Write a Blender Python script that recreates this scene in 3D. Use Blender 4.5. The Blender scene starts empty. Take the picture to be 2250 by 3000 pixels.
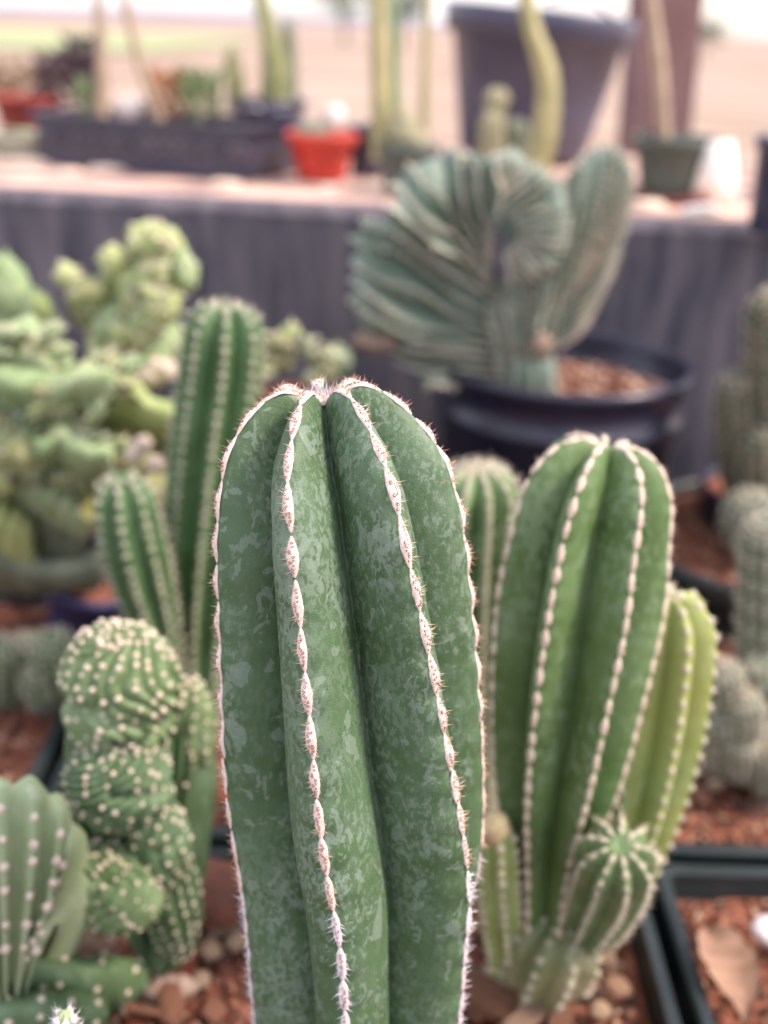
import bpy, math, random
import numpy as np
from mathutils import Vector, Matrix, Quaternion
random.seed(4); rng = np.random.default_rng(7)
sc = bpy.context.scene
C = bpy.data.collections.new("nursery"); sc.collection.children.link(C)

# ------------------------------------------------------------ camera
FPX = 3300.0                                   # focal length in photo pixels
PITCH = math.atan(1430/FPX); ROLL = math.radians(2.0); CH = 0.42
F_ = np.array([0, math.cos(PITCH), -math.sin(PITCH)])
U0 = np.array([0, math.sin(PITCH), math.cos(PITCH)]); R0 = np.array([1., 0, 0])
IR = math.cos(ROLL)*R0 + math.sin(ROLL)*U0
IU = math.cos(ROLL)*U0 - math.sin(ROLL)*R0
CAM = np.array([0, 0, CH])
cam = bpy.data.cameras.new("camera"); co = bpy.data.objects.new("camera", cam); C.objects.link(co)
m = Matrix(((IR[0], IU[0], -F_[0], 0), (IR[1], IU[1], -F_[1], 0), (IR[2], IU[2], -F_[2], 0), (0, 0, 0, 1)))
co.matrix_world = Matrix.Translation(Vector(CAM)) @ m
cam.sensor_fit = 'VERTICAL'; cam.sensor_height = 36; cam.sensor_width = 27
cam.lens = 36*FPX/3000; cam.clip_start = 0.02; cam.clip_end = 3000
cam.dof.use_dof = True; cam.dof.focus_distance = 0.318; cam.dof.aperture_fstop = 5.8
sc.camera = co

# ------------------------------------------------------------ sky and sun
SUN_EL, SUN_AZ = math.radians(50), math.radians(98)   # azimuth from +Y towards +X
w = bpy.data.worlds.new("World"); sc.world = w; w.use_nodes = True
nt = w.node_tree; bg = nt.nodes['Background']
sky = nt.nodes.new('ShaderNodeTexSky'); sky.sky_type = 'NISHITA'; sky.sun_disc = False
sky.sun_elevation = SUN_EL; sky.sun_rotation = SUN_AZ; sky.dust_density = 1.2; sky.air_density = 1.0
# thin broken cloud over the clear sky, the same all round
tcw = nt.nodes.new('ShaderNodeTexCoord'); mpw = nt.nodes.new('ShaderNodeMapping'); mpw.inputs['Scale'].default_value = (1, 1, 3.5)
nw = nt.nodes.new('ShaderNodeTexNoise'); nw.inputs['Scale'].default_value = 3.2; nw.inputs['Detail'].default_value = 6
rw = nt.nodes.new('ShaderNodeValToRGB'); rw.color_ramp.elements[0].position = .36; rw.color_ramp.elements[1].position = .60
mw = nt.nodes.new('ShaderNodeMix'); mw.data_type = 'RGBA'; mw.inputs[7].default_value = (4.6, 4.9, 5.5, 1)
nt.links.new(tcw.outputs['Generated'], mpw.inputs[0]); nt.links.new(mpw.outputs[0], nw.inputs['Vector']); nt.links.new(nw.outputs[0], rw.inputs[0])
nt.links.new(rw.outputs[0], mw.inputs[0]); nt.links.new(sky.outputs[0], mw.inputs[6]); nt.links.new(mw.outputs[2], bg.inputs[0])
bg.inputs[1].default_value = 0.11
sl = bpy.data.lights.new("sun", 'SUN'); sl.energy = 1.5; sl.angle = math.radians(13); sl.color = (1, .93, .84)
so = bpy.data.objects.new("sun", sl); C.objects.link(so)
sd = Vector((math.cos(SUN_EL)*math.sin(SUN_AZ), math.cos(SUN_EL)*math.cos(SUN_AZ), math.sin(SUN_EL)))
so.rotation_euler = (-sd).to_track_quat('-Z', 'Y').to_euler()
sc.view_settings.view_transform = 'Standard'; sc.view_settings.look = 'None'
sc.view_settings.exposure = 1.7; sc.view_settings.gamma = 1
sc.view_settings.use_white_balance = True; sc.view_settings.white_balance_temperature = 7050; sc.view_settings.white_balance_tint = 19
sc.cycles.use_denoising = True
sc.cycles.max_bounces = 6

# ------------------------------------------------------------ helpers
def P(px, py, d=None, Y=None, z=None):
    r = F_ + (px-1125)/FPX*IR + (1500-py)/FPX*IU
    if z is not None: d = (z-CH)/r[2]
    elif Y is not None: d = Y/r[1]
    return CAM + r*d
def dep(p): return float(np.dot(np.asarray(p)-CAM, F_))
def S(px, p): return px*dep(p)/FPX
W = {}
def finish(o, parent, origin):
    C.objects.link(o)
    if parent is not None:
        o.parent = parent; o.location = Vector(origin - W[parent.name])
    else: o.location = Vector(origin)
    W[o.name] = np.array(origin, float)
def props(o, label=None, cat=None, group=None, kind=None):
    if label: o['label'] = label
    if cat: o['category'] = cat
    if group: o['group'] = group
    if kind: o['kind'] = kind
    return o
def thing(name, label, cat, loc, group=None):
    o = bpy.data.objects.new(name, None); o.empty_display_size = .02
    finish(o, None, np.asarray(loc, float)); return props(o, label, cat, group)
def mesh(name, v, f, mats, smooth=True, midx=None):
    me = bpy.data.meshes.new(name)
    me.from_pydata([tuple(map(float, a)) for a in v], [], [tuple(map(int, a)) for a in f])
    if not isinstance(mats, (list, tuple)): mats = [mats]
    for mm in mats: me.materials.append(mm)
    if midx is not None: me.polygons.foreach_set('material_index', np.array(midx, 'i'))
    if smooth: me.polygons.foreach_set('use_smooth', [True]*len(me.polygons))
    me.update(); return me
def obj(name, v, f, mats, parent=None, smooth=True, kind=None, label=None, cat=None, group=None, loc=None, midx=None):
    org = W[parent.name] if parent is not None else (np.asarray(loc, float) if loc is not None else np.zeros(3))
    me = mesh(name, np.asarray(v, float)-org, f, mats, smooth, midx)
    o = bpy.data.objects.new(name, me); finish(o, parent, org)
    return props(o, label, cat, group, kind)
def unit(a):
    a = np.asarray(a, float); return a/(np.linalg.norm(a)+1e-12)
def inst(name, me, parent, pos, nrm, tan, scale=(1, 1, 1)):
    z = unit(nrm); y = np.asarray(tan, float); y = unit(y-np.dot(y, z)*z); x = np.cross(y, z)
    o = bpy.data.objects.new(name, me)
    finish(o, parent, np.asarray(pos, float))
    o.rotation_mode = 'QUATERNION'
    o.rotation_quaternion = Matrix(((x[0], y[0], z[0]), (x[1], y[1], z[1]), (x[2], y[2], z[2]))).to_quaternion()
    o.scale = scale; return o
class MB:
    def __init__(s): s.v = []; s.f = []; s.m = []
    def add(s, v, f, mi=0):
        n = len(s.v); s.v.extend([tuple(a) for a in np.asarray(v, float)])
        s.f.extend([tuple(n+i for i in q) for q in f]); s.m.extend([mi]*len(f))
    def box(s, c, h, rot=None, mi=0, taper=1.0):
        v = np.array([(x, y, z) for z in (-1, 1) for y in (-1, 1) for x in (-1, 1)], float)
        v[:, :2] *= np.where(v[:, 2:3] < 0, taper, 1); v = v*np.asarray(h)
        if rot is not None: v = v@np.asarray(rot).T
        s.add(v+np.asarray(c), [(0, 2, 3, 1), (4, 5, 7, 6), (0, 1, 5, 4), (2, 6, 7, 3), (0, 4, 6, 2), (1, 3, 7, 5)], mi)
    def cone(s, a, b, r, n=4, mi=0, r2=0.0):
        a = np.asarray(a, float); b = np.asarray(b, float); t = unit(b-a)
        q = unit(np.cross(t, [0.31, .52, .79])); p = np.cross(t, q)
        k = np.arange(n)*2*math.pi/n
        ring = lambda c, rr: c+rr*(np.cos(k)[:, None]*q+np.sin(k)[:, None]*p)
        if r2 == 0: s.add(np.vstack([ring(a, r), b]), [(i, (i+1) % n, n) for i in range(n)], mi)
        else: s.add(np.vstack([ring(a, r), ring(b, r2)]), [(i, (i+1) % n, n+(i+1) % n, n+i) for i in range(n)]+[tuple(range(n, 2*n))], mi)
    def build(s, name, mats, parent=None, **k): return obj(name, s.v, s.f, mats, parent, midx=s.m, **k)
    def me(s, name, mats, smooth=True): return mesh(name, s.v, s.f, mats, smooth, s.m)
def sphere_vf(nu=16, nv=10):
    v = [(0, 0, -1)]
    for j in range(1, nv):
        a = -math.pi/2+math.pi*j/nv
        for i in range(nu): v.append((math.cos(a)*math.cos(2*math.pi*i/nu), math.cos(a)*math.sin(2*math.pi*i/nu), math.sin(a)))
    v.append((0, 0, 1)); f = []
    for i in range(nu): f.append((0, 1+(i+1) % nu, 1+i))
    for j in range(nv-2):
        for i in range(nu):
            a = 1+j*nu+i; b = 1+j*nu+(i+1) % nu; f.append((a, b, b+nu, a+nu))
    n = len(v)-1
    for i in range(nu): f.append((n-nu+i, n-nu+(i+1) % nu, n))
    return np.array(v), f
from mathutils import noise as mn
def nz(p, s=1.0): return mn.noise(Vector(p)*s)
def spline(pts, n):
    pts = np.asarray(pts, float); k = len(pts)
    if k == 2: t = np.linspace(0, 1, n)[:, None]; return pts[0]*(1-t)+pts[1]*t
    e = np.vstack([2*pts[0]-pts[1], pts, 2*pts[-1]-pts[-2]]); out = []
    for t in np.linspace(0, k-1, n):
        i = min(int(t), k-2); u = t-i; a, b, c, d = e[i], e[i+1], e[i+2], e[i+3]
        out.append(.5*((2*b)+(-a+c)*u+(2*a-5*b+4*c-d)*u*u+(-a+3*b-3*c+d)*u**3))
    return np.array(out)

# ------------------------------------------------------------ materials
def newmat(name):
    mt = bpy.data.materials.new(name); mt.use_nodes = True
    return mt, mt.node_tree, mt.node_tree.nodes['Principled BSDF']
def N(nt, t, **k):
    n = nt.nodes.new(t)
    for a, b in k.items():
        if a.startswith('i_'): n.inputs[a[2:].replace('_', ' ')].default_value = b
        else: setattr(n, a, b)
    return n
def ramp(nt, fac, stops, interp='LINEAR'):
    r = nt.nodes.new('ShaderNodeValToRGB'); r.color_ramp.interpolation = interp
    el = r.color_ramp.elements
    while len(el) < len(stops): el.new(.5)
    for e, (p, c) in zip(el, stops): e.position = p; e.color = (c+(1,)) if len(c) == 3 else c
    nt.links.new(fac, r.inputs[0]); return r
def col(r, g, b):                                # sRGB 0..255 -> linear
    f = lambda x: (x/255/12.92) if x/255 <= .04045 else ((x/255+.055)/1.055)**2.4
    return (f(r), f(g), f(b))
def plain(name, c, c2=None, rough=.6, scale=40, bump=.0, bscale=None, spec=.4, stretch=(1, 1, 1), detail=5, rnd=None, sss=0, p0=.35, p1=.65):
    mt, nt, b = newmat(name); L = nt.links.new
    tc = N(nt, 'ShaderNodeTexCoord'); mp = N(nt, 'ShaderNodeMapping'); mp.inputs['Scale'].default_value = stretch
    L(tc.outputs['Object'], mp.inputs[0])
    no = N(nt, 'ShaderNodeTexNoise'); no.inputs['Scale'].default_value = scale; no.inputs['Detail'].default_value = detail
    L(mp.outputs[0], no.inputs['Vector'])
    r = ramp(nt, no.outputs[0], [(p0, c), (p1, c2 or tuple(x*.75 for x in c))])
    out = r.outputs[0]
    if rnd:
        g = N(nt, 'ShaderNodeNewGeometry' if rnd[0] == 'island' else 'ShaderNodeObjectInfo')
        rr = ramp(nt, g.outputs['Random Per Island' if rnd[0] == 'island' else 'Random'], rnd[1], 'LINEAR' if len(rnd) < 3 else rnd[2])
        mx = N(nt, 'ShaderNodeMix', data_type='RGBA', blend_type='MULTIPLY'); mx.inputs[0].default_value = 1
        L(out, mx.inputs[6]); L(rr.outputs[0], mx.inputs[7]); out = mx.outputs[2]
    L(out, b.inputs['Base Color'])
    b.inputs['Roughness'].default_value = rough; b.inputs['Specular IOR Level'].default_value = spec
    if sss:
        b.inputs['Subsurface Weight'].default_value = sss; b.inputs['Subsurface Radius'].default_value = (.6, 1, .3); b.inputs['Subsurface Scale'].default_value = .004
    if bump:
        n2 = N(nt, 'ShaderNodeTexNoise'); n2.inputs['Scale'].default_value = bscale or scale*4; n2.inputs['Detail'].default_value = 4
        L(mp.outputs[0], n2.inputs['Vector'])
        bp = N(nt, 'ShaderNodeBump'); bp.inputs['Strength'].default_value = 1; bp.inputs['Distance'].default_value = bump
        L(n2.outputs[0], bp.inputs['Height']); L(bp.outputs[0], b.inputs['Normal'])
    return mt

def cactus_skin(name, dark, mid, wax, wax_amt=.5, speck=220, yellow=None, bump=.00016):
    """green skin with crisp-edged waxy bloom flakes, stretched along the stem"""
    mt, nt, b = newmat(name); L = nt.links.new
    tc = N(nt, 'ShaderNodeTexCoord')
    def mapping(s):
        mp = N(nt, 'ShaderNodeMapping'); mp.inputs['Scale'].default_value = s; L(tc.outputs['Object'], mp.inputs[0]); return mp
    m1 = mapping((1, 1, .62)); m2 = mapping((1, 1, .75)); m0 = mapping((1, 1, 1))
    def noise(mp, s, d=4, rgh=.55, dist=0):
        n = N(nt, 'ShaderNodeTexNoise'); n.inputs['Scale'].default_value = s; n.inputs['Detail'].default_value = d
        n.inputs['Roughness'].default_value = rgh; n.inputs['Distortion'].default_value = dist; L(mp.outputs[0], n.inputs['Vector']); return n
    n_base = noise(m0, 30, 3)
    base = ramp(nt, n_base.outputs[0], [(.35, dark), (.65, mid)])
    # small flakes
    nf = noise(m1, speck, 3, .6, .4); nl = noise(m0, 24, 2)
    add = N(nt, 'ShaderNodeMath', operation='MULTIPLY_ADD'); L(nl.outputs[0], add.inputs[0]); add.inputs[1].default_value = .62; L(nf.outputs[0], add.inputs[2])
    f1 = ramp(nt, add.outputs[0], [(.885-.1*wax_amt, (0, 0, 0)), (.915-.1*wax_amt, (1, 1, 1))])
    # large blotches with a crisp outline
    nb = noise(m2, speck*.23, 3, .6, .6)
    f2 = ramp(nt, nb.outputs[0], [(.585, (0, 0, 0)), (.60, (1, 1, 1))])
    # second veil, softer
    nv = noise(m1, speck*.5, 5, .65); f3 = ramp(nt, nv.outputs[0], [(.42, (0, 0, 0)), (.68, (1, 1, 1))])
    nm = noise(mapping((1.4, 1.4, .5)), 26, 2); fm = ramp(nt, nm.outputs[0], [(.38, (.12, .12, .12)), (.60, (1, 1, 1))])
    def mul(a, b_):
        q = N(nt, 'ShaderNodeMath', operation='MULTIPLY'); L(a, q.inputs[0]); L(b_, q.inputs[1]); return q
    f1o, f3o = mul(f1.outputs[0], fm.outputs[0]), mul(f3.outputs[0], fm.outputs[0])
    def mixc(fac, fs, a, c):
        mx = N(nt, 'ShaderNodeMix', data_type='RGBA'); mu = N(nt, 'ShaderNodeMath', operation='MULTIPLY'); mu.inputs[1].default_value = fs
        L(fac, mu.inputs[0]); L(mu.outputs[0], mx.inputs[0]); L(a, mx.inputs[6]); mx.inputs[7].default_value = c+(1,); return mx.outputs[2]
    c = base.outputs[0]
    c = mixc(f3o.outputs[0], .42*min(1, wax_amt*2), c, wax)
    c = mixc(f1o.outputs[0], .52, c, wax) if wax_amt > 0 else c
    c = mixc(f2.outputs[0], .5, c, wax) if wax_amt > 0.3 else c
    if yellow:
        ny = noise(m0, 14, 2); fy = ramp(nt, ny.outputs[0], [(.45, (0, 0, 0)), (.7, (1, 1, 1))]); c = mixc(fy.outputs[0], .7, c, yellow)
    L(c, b.inputs['Base Color'])
    rr = N(nt, 'ShaderNodeMapRange'); rr.inputs['To Min'].default_value = .50; rr.inputs['To Max'].default_value = .72
    L(f1.outputs[0], rr.inputs[0]); L(rr.outputs[0], b.inputs['Roughness'])
    b.inputs['Specular IOR Level'].default_value = .42
    b.inputs['Subsurface Weight'].default_value = .0
    n2 = noise(m0, 1500, 2); bp = N(nt, 'ShaderNodeBump'); bp.inputs['Distance'].default_value = bump; bp.inputs['Strength'].default_value = 1
    L(n2.outputs[0], bp.inputs['Height']); L(bp.outputs[0], b.inputs['Normal'])
    return mt

M = {}
M['skin_front'] = cactus_skin('skin_front', (.050, .102, .036), (.078, .148, .068), (.22, .285, .225), .45, 620)
M['skin_right'] = cactus_skin('skin_right', (.070, .135, .032), (.120, .200, .072), (.22, .31, .18), .3, 300)
M['skin_yellow'] = cactus_skin('skin_yellow', (.22, .27, .07), (.30, .38, .14), (.42, .50, .26), .2, 160, yellow=(.36, .36, .10))
M['skin_deep'] = cactus_skin('skin_deep', (.050, .115, .035), (.085, .175, .070), (.14, .24, .12), .2, 160)
M['skin_pale'] = cactus_skin('skin_pale', (.12, .22, .08), (.20, .32, .13), (.34, .45, .26), .2, 160)
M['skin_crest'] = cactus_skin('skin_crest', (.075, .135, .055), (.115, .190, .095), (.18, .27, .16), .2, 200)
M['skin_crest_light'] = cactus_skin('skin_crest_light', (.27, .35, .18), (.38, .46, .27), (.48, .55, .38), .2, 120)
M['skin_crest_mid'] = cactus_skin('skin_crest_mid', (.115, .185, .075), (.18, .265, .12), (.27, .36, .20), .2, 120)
M['skin_blue'] = cactus_skin('skin_blue', (.125, .18, .135), (.205, .27, .21), (.33, .38, .32), .3, 120)
M['skin_lime'] = plain('skin_lime', (.27, .36, .12), (.48, .53, .24), rough=.6, scale=55, bump=.0008, bscale=260)
M['skin_lime_cool'] = plain('skin_lime_cool', (.19, .30, .13), (.37, .45, .24), rough=.55, scale=50, bump=.0006, bscale=260)
M['skin_olive'] = plain('skin_olive', (.20, .22, .09), (.32, .33, .15), rough=.6, scale=40, bump=.0005, bscale=200)
M['skin_grey'] = plain('skin_grey', (.13, .16, .11), (.24, .26, .19), rough=.7, scale=160, bump=.0006, bscale=400)
M['skin_dusky'] = plain('skin_dusky', (.055, .085, .045), (.20, .16, .11), rough=.75, scale=70, bump=.001, bscale=300)
M['stalk'] = plain('stalk', (.32, .30, .14), (.45, .40, .20), rough=.6, scale=30)
M['stalk_dull'] = plain('stalk_dull', (.26, .25, .15), (.38, .35, .22), rough=.7, scale=60)
M['stalk_tan'] = plain('stalk_tan', (.36, .27, .18), (.48, .36, .26), rough=.7, scale=30)
M['wool'] = plain('wool', (.90, .77, .70), (.84, .65, .56), rough=.95, scale=900, bump=.0002, bscale=3000, spec=.1)
M['wool_white'] = plain('wool_white', (.88, .78, .76), (.78, .64, .64), rough=.95, scale=900, bump=.0002, bscale=3000, spec=.1)
M['wool_tan'] = plain('wool_tan', (.72, .52, .36), (.55, .34, .18), rough=.95, scale=900, spec=.1)
M['wool_blur'] = plain('wool_blur', (.68, .60, .47), (.56, .50, .38), rough=.95, scale=300, spec=.1)
M['wool_pink'] = plain('wool_pink', (.78, .65, .53), (.66, .52, .41), rough=.95, scale=300, spec=.1)
M['wool_grey'] = plain('wool_grey', (.52, .50, .40), (.40, .38, .30), rough=.95, scale=300, spec=.1)
M['spine_red'] = plain('spine_red', (.26, .07, .05), (.40, .15, .11), rough=.5, scale=500)
M['spine_grey'] = plain('spine_grey', (.24, .20, .27), (.42, .38, .46), rough=.45, scale=300)
M['spine_straw'] = plain('spine_straw', (.66, .42, .26), (.75, .58, .42), rough=.5, scale=500)
M['spine_white'] = plain('spine_white', (.75, .68, .72), (.82, .78, .80), rough=.5, scale=500)
M['scar'] = plain('scar', (.26, .09, .06), (.40, .18, .12), rough=.8, scale=600)
M['black_plastic'] = plain('black_plastic', (.030, .030, .056), (.046, .044, .076), rough=.30, scale=18, spec=.6, bump=.0002, bscale=300)
M['green_plastic'] = plain('green_plastic', (.012, .020, .022), (.024, .034, .034), rough=.38, scale=25, spec=.5, bump=.00015, bscale=400)
M['green_pot'] = plain('green_pot', (.075, .095, .080), (.10, .125, .10), rough=.6, scale=20)
M['red_plastic'] = plain('red_plastic', (.62, .055, .035), (.52, .05, .035), rough=.45, scale=20)
M['terracotta'] = plain('terracotta', (.36, .06, .045), (.28, .05, .04), rough=.7, scale=20)
M['pot_plastic'] = plain('pot_plastic', (.017, .017, .034), (.028, .027, .048), rough=.30, scale=18, spec=.6, bump=.0002, bscale=300)
M['bucket_plastic'] = plain('bucket_plastic', (.050, .053, .088), (.070, .070, .11), rough=.35, scale=12, spec=.6)
M['blue_plastic'] = plain('blue_plastic', (.022, .022, .075), (.04, .035, .09), rough=.5, scale=20)
M['soil'] = plain('soil', (.15, .052, .030), (.30, .12, .075), rough=.95, scale=90, bump=.002, bscale=260, spec=.1)
CH_ = [(0, (.10, .055, .045)), (.18, (.16, .065, .045)), (.36, (.34, .12, .07)), (.5, (.24, .08, .05)), (.62, (.45, .20, .12)), (.74, (.13, .08, .07)), (.84, (.55, .36, .25)), (1, (.40, .10, .05))]
M['chips'] = plain('chips', (1, 1, 1), (.65, .62, .6), rough=.9, scale=160, spec=.15, rnd=('island', CH_, 'CONSTANT'), bump=.0005)
M['pebble'] = plain('pebble', (1, 1, 1), (.72, .66, .6), rough=.85, scale=120, spec=.2, rnd=('object', [(0, (.62, .44, .30)), (.3, (.50, .30, .20)), (.55, (.70, .54, .42)), (.8, (.36, .17, .11)), (1, (.60, .48, .38))], 'CONSTANT'), bump=.0006)
M['bark'] = plain('bark', (1, 1, 1), (.6, .55, .5), rough=.9, scale=60, stretch=(1, 4, 1), spec=.15, rnd=('object', [(0, (.55, .36, .25)), (.3, (.38, .19, .12)), (.6, (.50, .33, .24)), (.8, (.30, .09, .05)), (1, (.15, .09, .075))], 'CONSTANT'), bump=.001)
M['pale_gravel'] = plain('pale_gravel', (.66, .44, .34), (.82, .60, .48), rough=.95, scale=60, bump=.002, bscale=200)
M['fabric'] = plain('fabric', (.078, .074, .092), (.175, .152, .166), rough=.85, scale=20, stretch=(3.2, 3.2, .45), bump=.0012, bscale=160, spec=.25)
M['fabric_dark'] = plain('fabric_dark', (.035, .030, .045), (.060, .050, .070), rough=.9, scale=20, bump=.001)
M['sand'] = plain('sand', (.30, .215, .160), (.44, .335, .27), rough=.95, scale=.9, stretch=(.25, 1, 1), spec=.1)
M['grass'] = plain('grass', (.30, .36, .16), (.38, .40, .22), rough=.9, scale=2)
M['wood_post'] = plain('wood_post', (.16, .085, .085), (.24, .14, .13), rough=.85, scale=20, stretch=(4, 4, .4), bump=.003)
M['leaf_far'] = plain('leaf_far', (.055, .10, .05), (.12, .17, .08), rough=.8, scale=1)
M['bark_far'] = plain('bark_far', (.12, .09, .07), (.16, .12, .1), rough=.9, scale=3)
M['hill'] = plain('hill', (.16, .17, .24), (.22, .22, .30), rough=1, scale=.02)
M['white_sheet'] = plain('white_sheet', (.93, .90, .84), (.90, .86, .78), rough=.6, scale=20)  # near-white for the added panels that stand for glare
M['white_sand'] = plain('white_sand', (.90, .74, .58), (.80, .60, .46), rough=.95, scale=40)  # pale tone that paints sunlit patches onto the bench
M['yellow_leaf'] = plain('yellow_leaf', (.72, .62, .18), (.62, .55, .2), rough=.7, scale=30)
M['dry_leaf'] = plain('dry_leaf', (.36, .21, .14), (.25, .14, .09), rough=.8, scale=60, stretch=(1, 3, 1), bump=.0008)
M['brick_red'] = plain('brick_red', (.22, .05, .04), (.17, .045, .04), rough=.8, scale=20)
M['orange_flower'] = plain('orange_flower', (.50, .24, .10), (.42, .22, .12), rough=.7, scale=60)
M['leaf_green'] = plain('leaf_green', (.19, .28, .12), (.32, .38, .20), rough=.6, scale=60)
M['dark_leaf'] = plain('dark_leaf', (.07, .045, .06), (.11, .07, .08), rough=.7, scale=60)
M['wire'] = plain('wire', (.20, .17, .22), rough=.5, scale=10)
M['corky'] = plain('corky', (.46, .33, .26), (.28, .18, .13), rough=.9, scale=200, bump=.0008)

# ------------------------------------------------------------ cactus generators
class Stem:
    """Ribbed stem. axis: list of 3-D points base->top, radii per axis point. keys: [(t, edge angles, furrow angles)] in degrees,
    0 = towards the camera, positive = towards image right. furrow angle i lies after edge i."""
    def __init__(s, axis, radii, keys=None, n=7, phase=0, twist=0, depth=.45, hd=None, pitch=.013, und=.012, dip=.12, k=1.35, cosp=.8, nl=220, K=8, topdrop=.6):
        s.A = spline(axis, 60); s.Rr = np.interp(np.linspace(0, 1, 60), np.linspace(0, 1, len(radii)), spline(np.c_[radii, radii, radii], len(radii))[:, 0])
        s.Rr = spline(np.c_[radii, radii, radii], 60)[:, 0] if len(radii) > 2 else s.Rr
        seg = np.r_[0, np.cumsum(np.linalg.norm(np.diff(s.A, axis=0), axis=1))]; s.L = seg[-1]; s.seg = seg
        s.Rt = s.Rr[-1]; s.hd = hd if hd else s.Rt; s.n = n
        s.depth, s.pitch, s.und, s.dip, s.k, s.cosp, s.nl, s.K, s.td = depth, pitch, und, dip, k, cosp, nl, K, topdrop
        if keys is None:
            e = [phase+360*i/n for i in range(n)]; f = [a+180/n for a in e]
            keys = [(0, [a+twist for a in e], [a+twist for a in f]), (1, e, f)]
        s.keys = keys
        # edge meridian: body then dome
        L0 = s.L-s.hd; mer = []
        for h in np.linspace(0, L0, 160)[:-1]: mer.append((h, s.R(h), 0))
        for a in np.linspace(0, math.pi/2, 90):
            re = s.R(min(L0+s.hd*math.sin(a), s.L))*max(math.cos(a), 0)**s.cosp
            h = L0+s.hd*math.sin(a); q = re/s.Rt
            h -= s.dip*s.hd*max(0, 1-q/.36)**1.35
            mer.append((h, max(re, .0004), a))
        s.mer = np.array(mer)
        arc = np.r_[0, np.cumsum(np.hypot(np.diff(s.mer[:, 0]), np.diff(s.mer[:, 1])))]; s.arc = arc
    def R(s, h): return float(np.interp(h, s.seg, s.Rr))
    def frame(s, h):
        h = min(max(h, 0), s.L)
        p = np.array([np.interp(h, s.seg, s.A[:, i]) for i in range(3)])
        h1, h2 = max(h-.02*s.L, 0), min(h+.02*s.L, s.L)
        t = unit([np.interp(h2, s.seg, s.A[:, i])-np.interp(h1, s.seg, s.A[:, i]) for i in range(3)])
        c = -F_+0; c = unit(np.array([0, -1., 0])-np.dot([0, -1., 0], t)*t)
        if abs(t[1]) > .8: c = unit(np.array([0, 0, 1.])*np.sign(-t[1]+1e-9)*-1-np.dot(np.array([0, 0, 1.])*np.sign(-t[1]+1e-9)*-1, t)*t)
        r = unit(np.cross(c, t)); r = r if True else r
        r = np.cross(t, -c); r = unit(r)
        if r[0] < 0: r = -r
        return p, t, c, r
    def angs(s, t):
        ks = s.keys; T = [k[0] for k in ks]
        e = [np.interp(t, T, [k[1][i] for k in ks]) for i in range(s.n)]
        f = [np.interp(t, T, [k[2][i] for k in ks]) for i in range(s.n)]
        return np.radians(e), np.radians(f)
    def at(s, mi, ang, g):
        h, re, a = s.mer[mi]
        # undulation between areoles
        ph = math.cos(2*math.pi*s.arc[mi]/s.pitch)
        re2 = re*(1+s.und*ph*(g**3))
        q = min(1, re/s.Rt)
        dpt = s.depth*min(1, .35+q)
        r = re2*(1-dpt*(1-g)); hh = h-(1-g)*s.td*s.hd*dpt*(math.sin(a)*min(1, q*2.2))
        p, t, c, rr = s.frame(min(hh, s.L))
        if hh > s.L: p = p+t*(hh-s.L)
        return p+r*(math.cos(ang)*c+math.sin(ang)*rr)
    def build(s, name, mt, parent, **kw):
        idx = np.unique(np.clip(np.interp(np.linspace(0, s.arc[-1], s.nl), s.arc, np.arange(len(s.mer))), 0, len(s.mer)-1).round().astype(int)) if s.nl < len(s.mer) else None
        rows = []; M0 = s.mer; A0 = s.arc
        sarc = np.linspace(0, A0[-1], s.nl)
        s.mer = np.c_[[np.interp(sarc, A0, M0[:, i]) for i in range(3)]].T.reshape(-1, 3) if False else np.stack([np.interp(sarc, A0, M0[:, i]) for i in range(3)], 1)
        s.arc = sarc
        K = s.K; v = []; cols = 2*K*s.n
        for mi in range(len(s.mer)):
            h, re, a = s.mer[mi]; t = h/s.L; e, f = s.angs(t)
            q = min(1, re/s.Rt); dpt = s.depth*min(1, .35+q)
            ph = math.cos(2*math.pi*s.arc[mi]/s.pitch)
            for i in range(s.n):
                fprev = f[i-1]-(2*math.pi if i == 0 else 0)
                for part, (a0, a1, up) in enumerate(((fprev, e[i], True), (e[i], f[i], False))):
                    for j in range(K):
                        u = j/K; ang = a0+(a1-a0)*u; uu = u if up else 1-u
                        g = 1-(1-uu)**s.k
                        r = re*(1+s.und*ph*g**6)*(1-dpt*(1-g)); hh = h-(1-g)*s.td*s.hd*dpt*(math.sin(a)*min(1, q*2.2))
                        v.append((hh, r, ang))
        v = np.array(v); hh = np.clip(v[:, 0], 0, None)
        fr = [s.frame(x) for x in np.linspace(0, s.L, 200)]
        xs = np.linspace(0, s.L, 200); hc = np.clip(hh, 0, s.L)
        def itp(k): arr = np.array([q[k] for q in fr]); return np.stack([np.interp(hc, xs, arr[:, i]) for i in range(3)], 1)
        p, t, c, rr = itp(0), itp(1), itp(2), itp(3)
        X = p+t*(hh-hc)[:, None]+v[:, 1:2]*(np.cos(v[:, 2:3])*c+np.sin(v[:, 2:3])*rr)
        nrow = len(s.mer); X = list(X); f = []
        for i in range(nrow-1):
            for j in range(cols):
                a = i*cols+j; b = i*cols+(j+1) % cols; f.append((a, b, b+cols, a+cols))
        f.append(tuple(range((nrow-1)*cols, nrow*cols)))
        s.obj = obj(name, X, f, mt, parent, **kw); return s.obj
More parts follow.
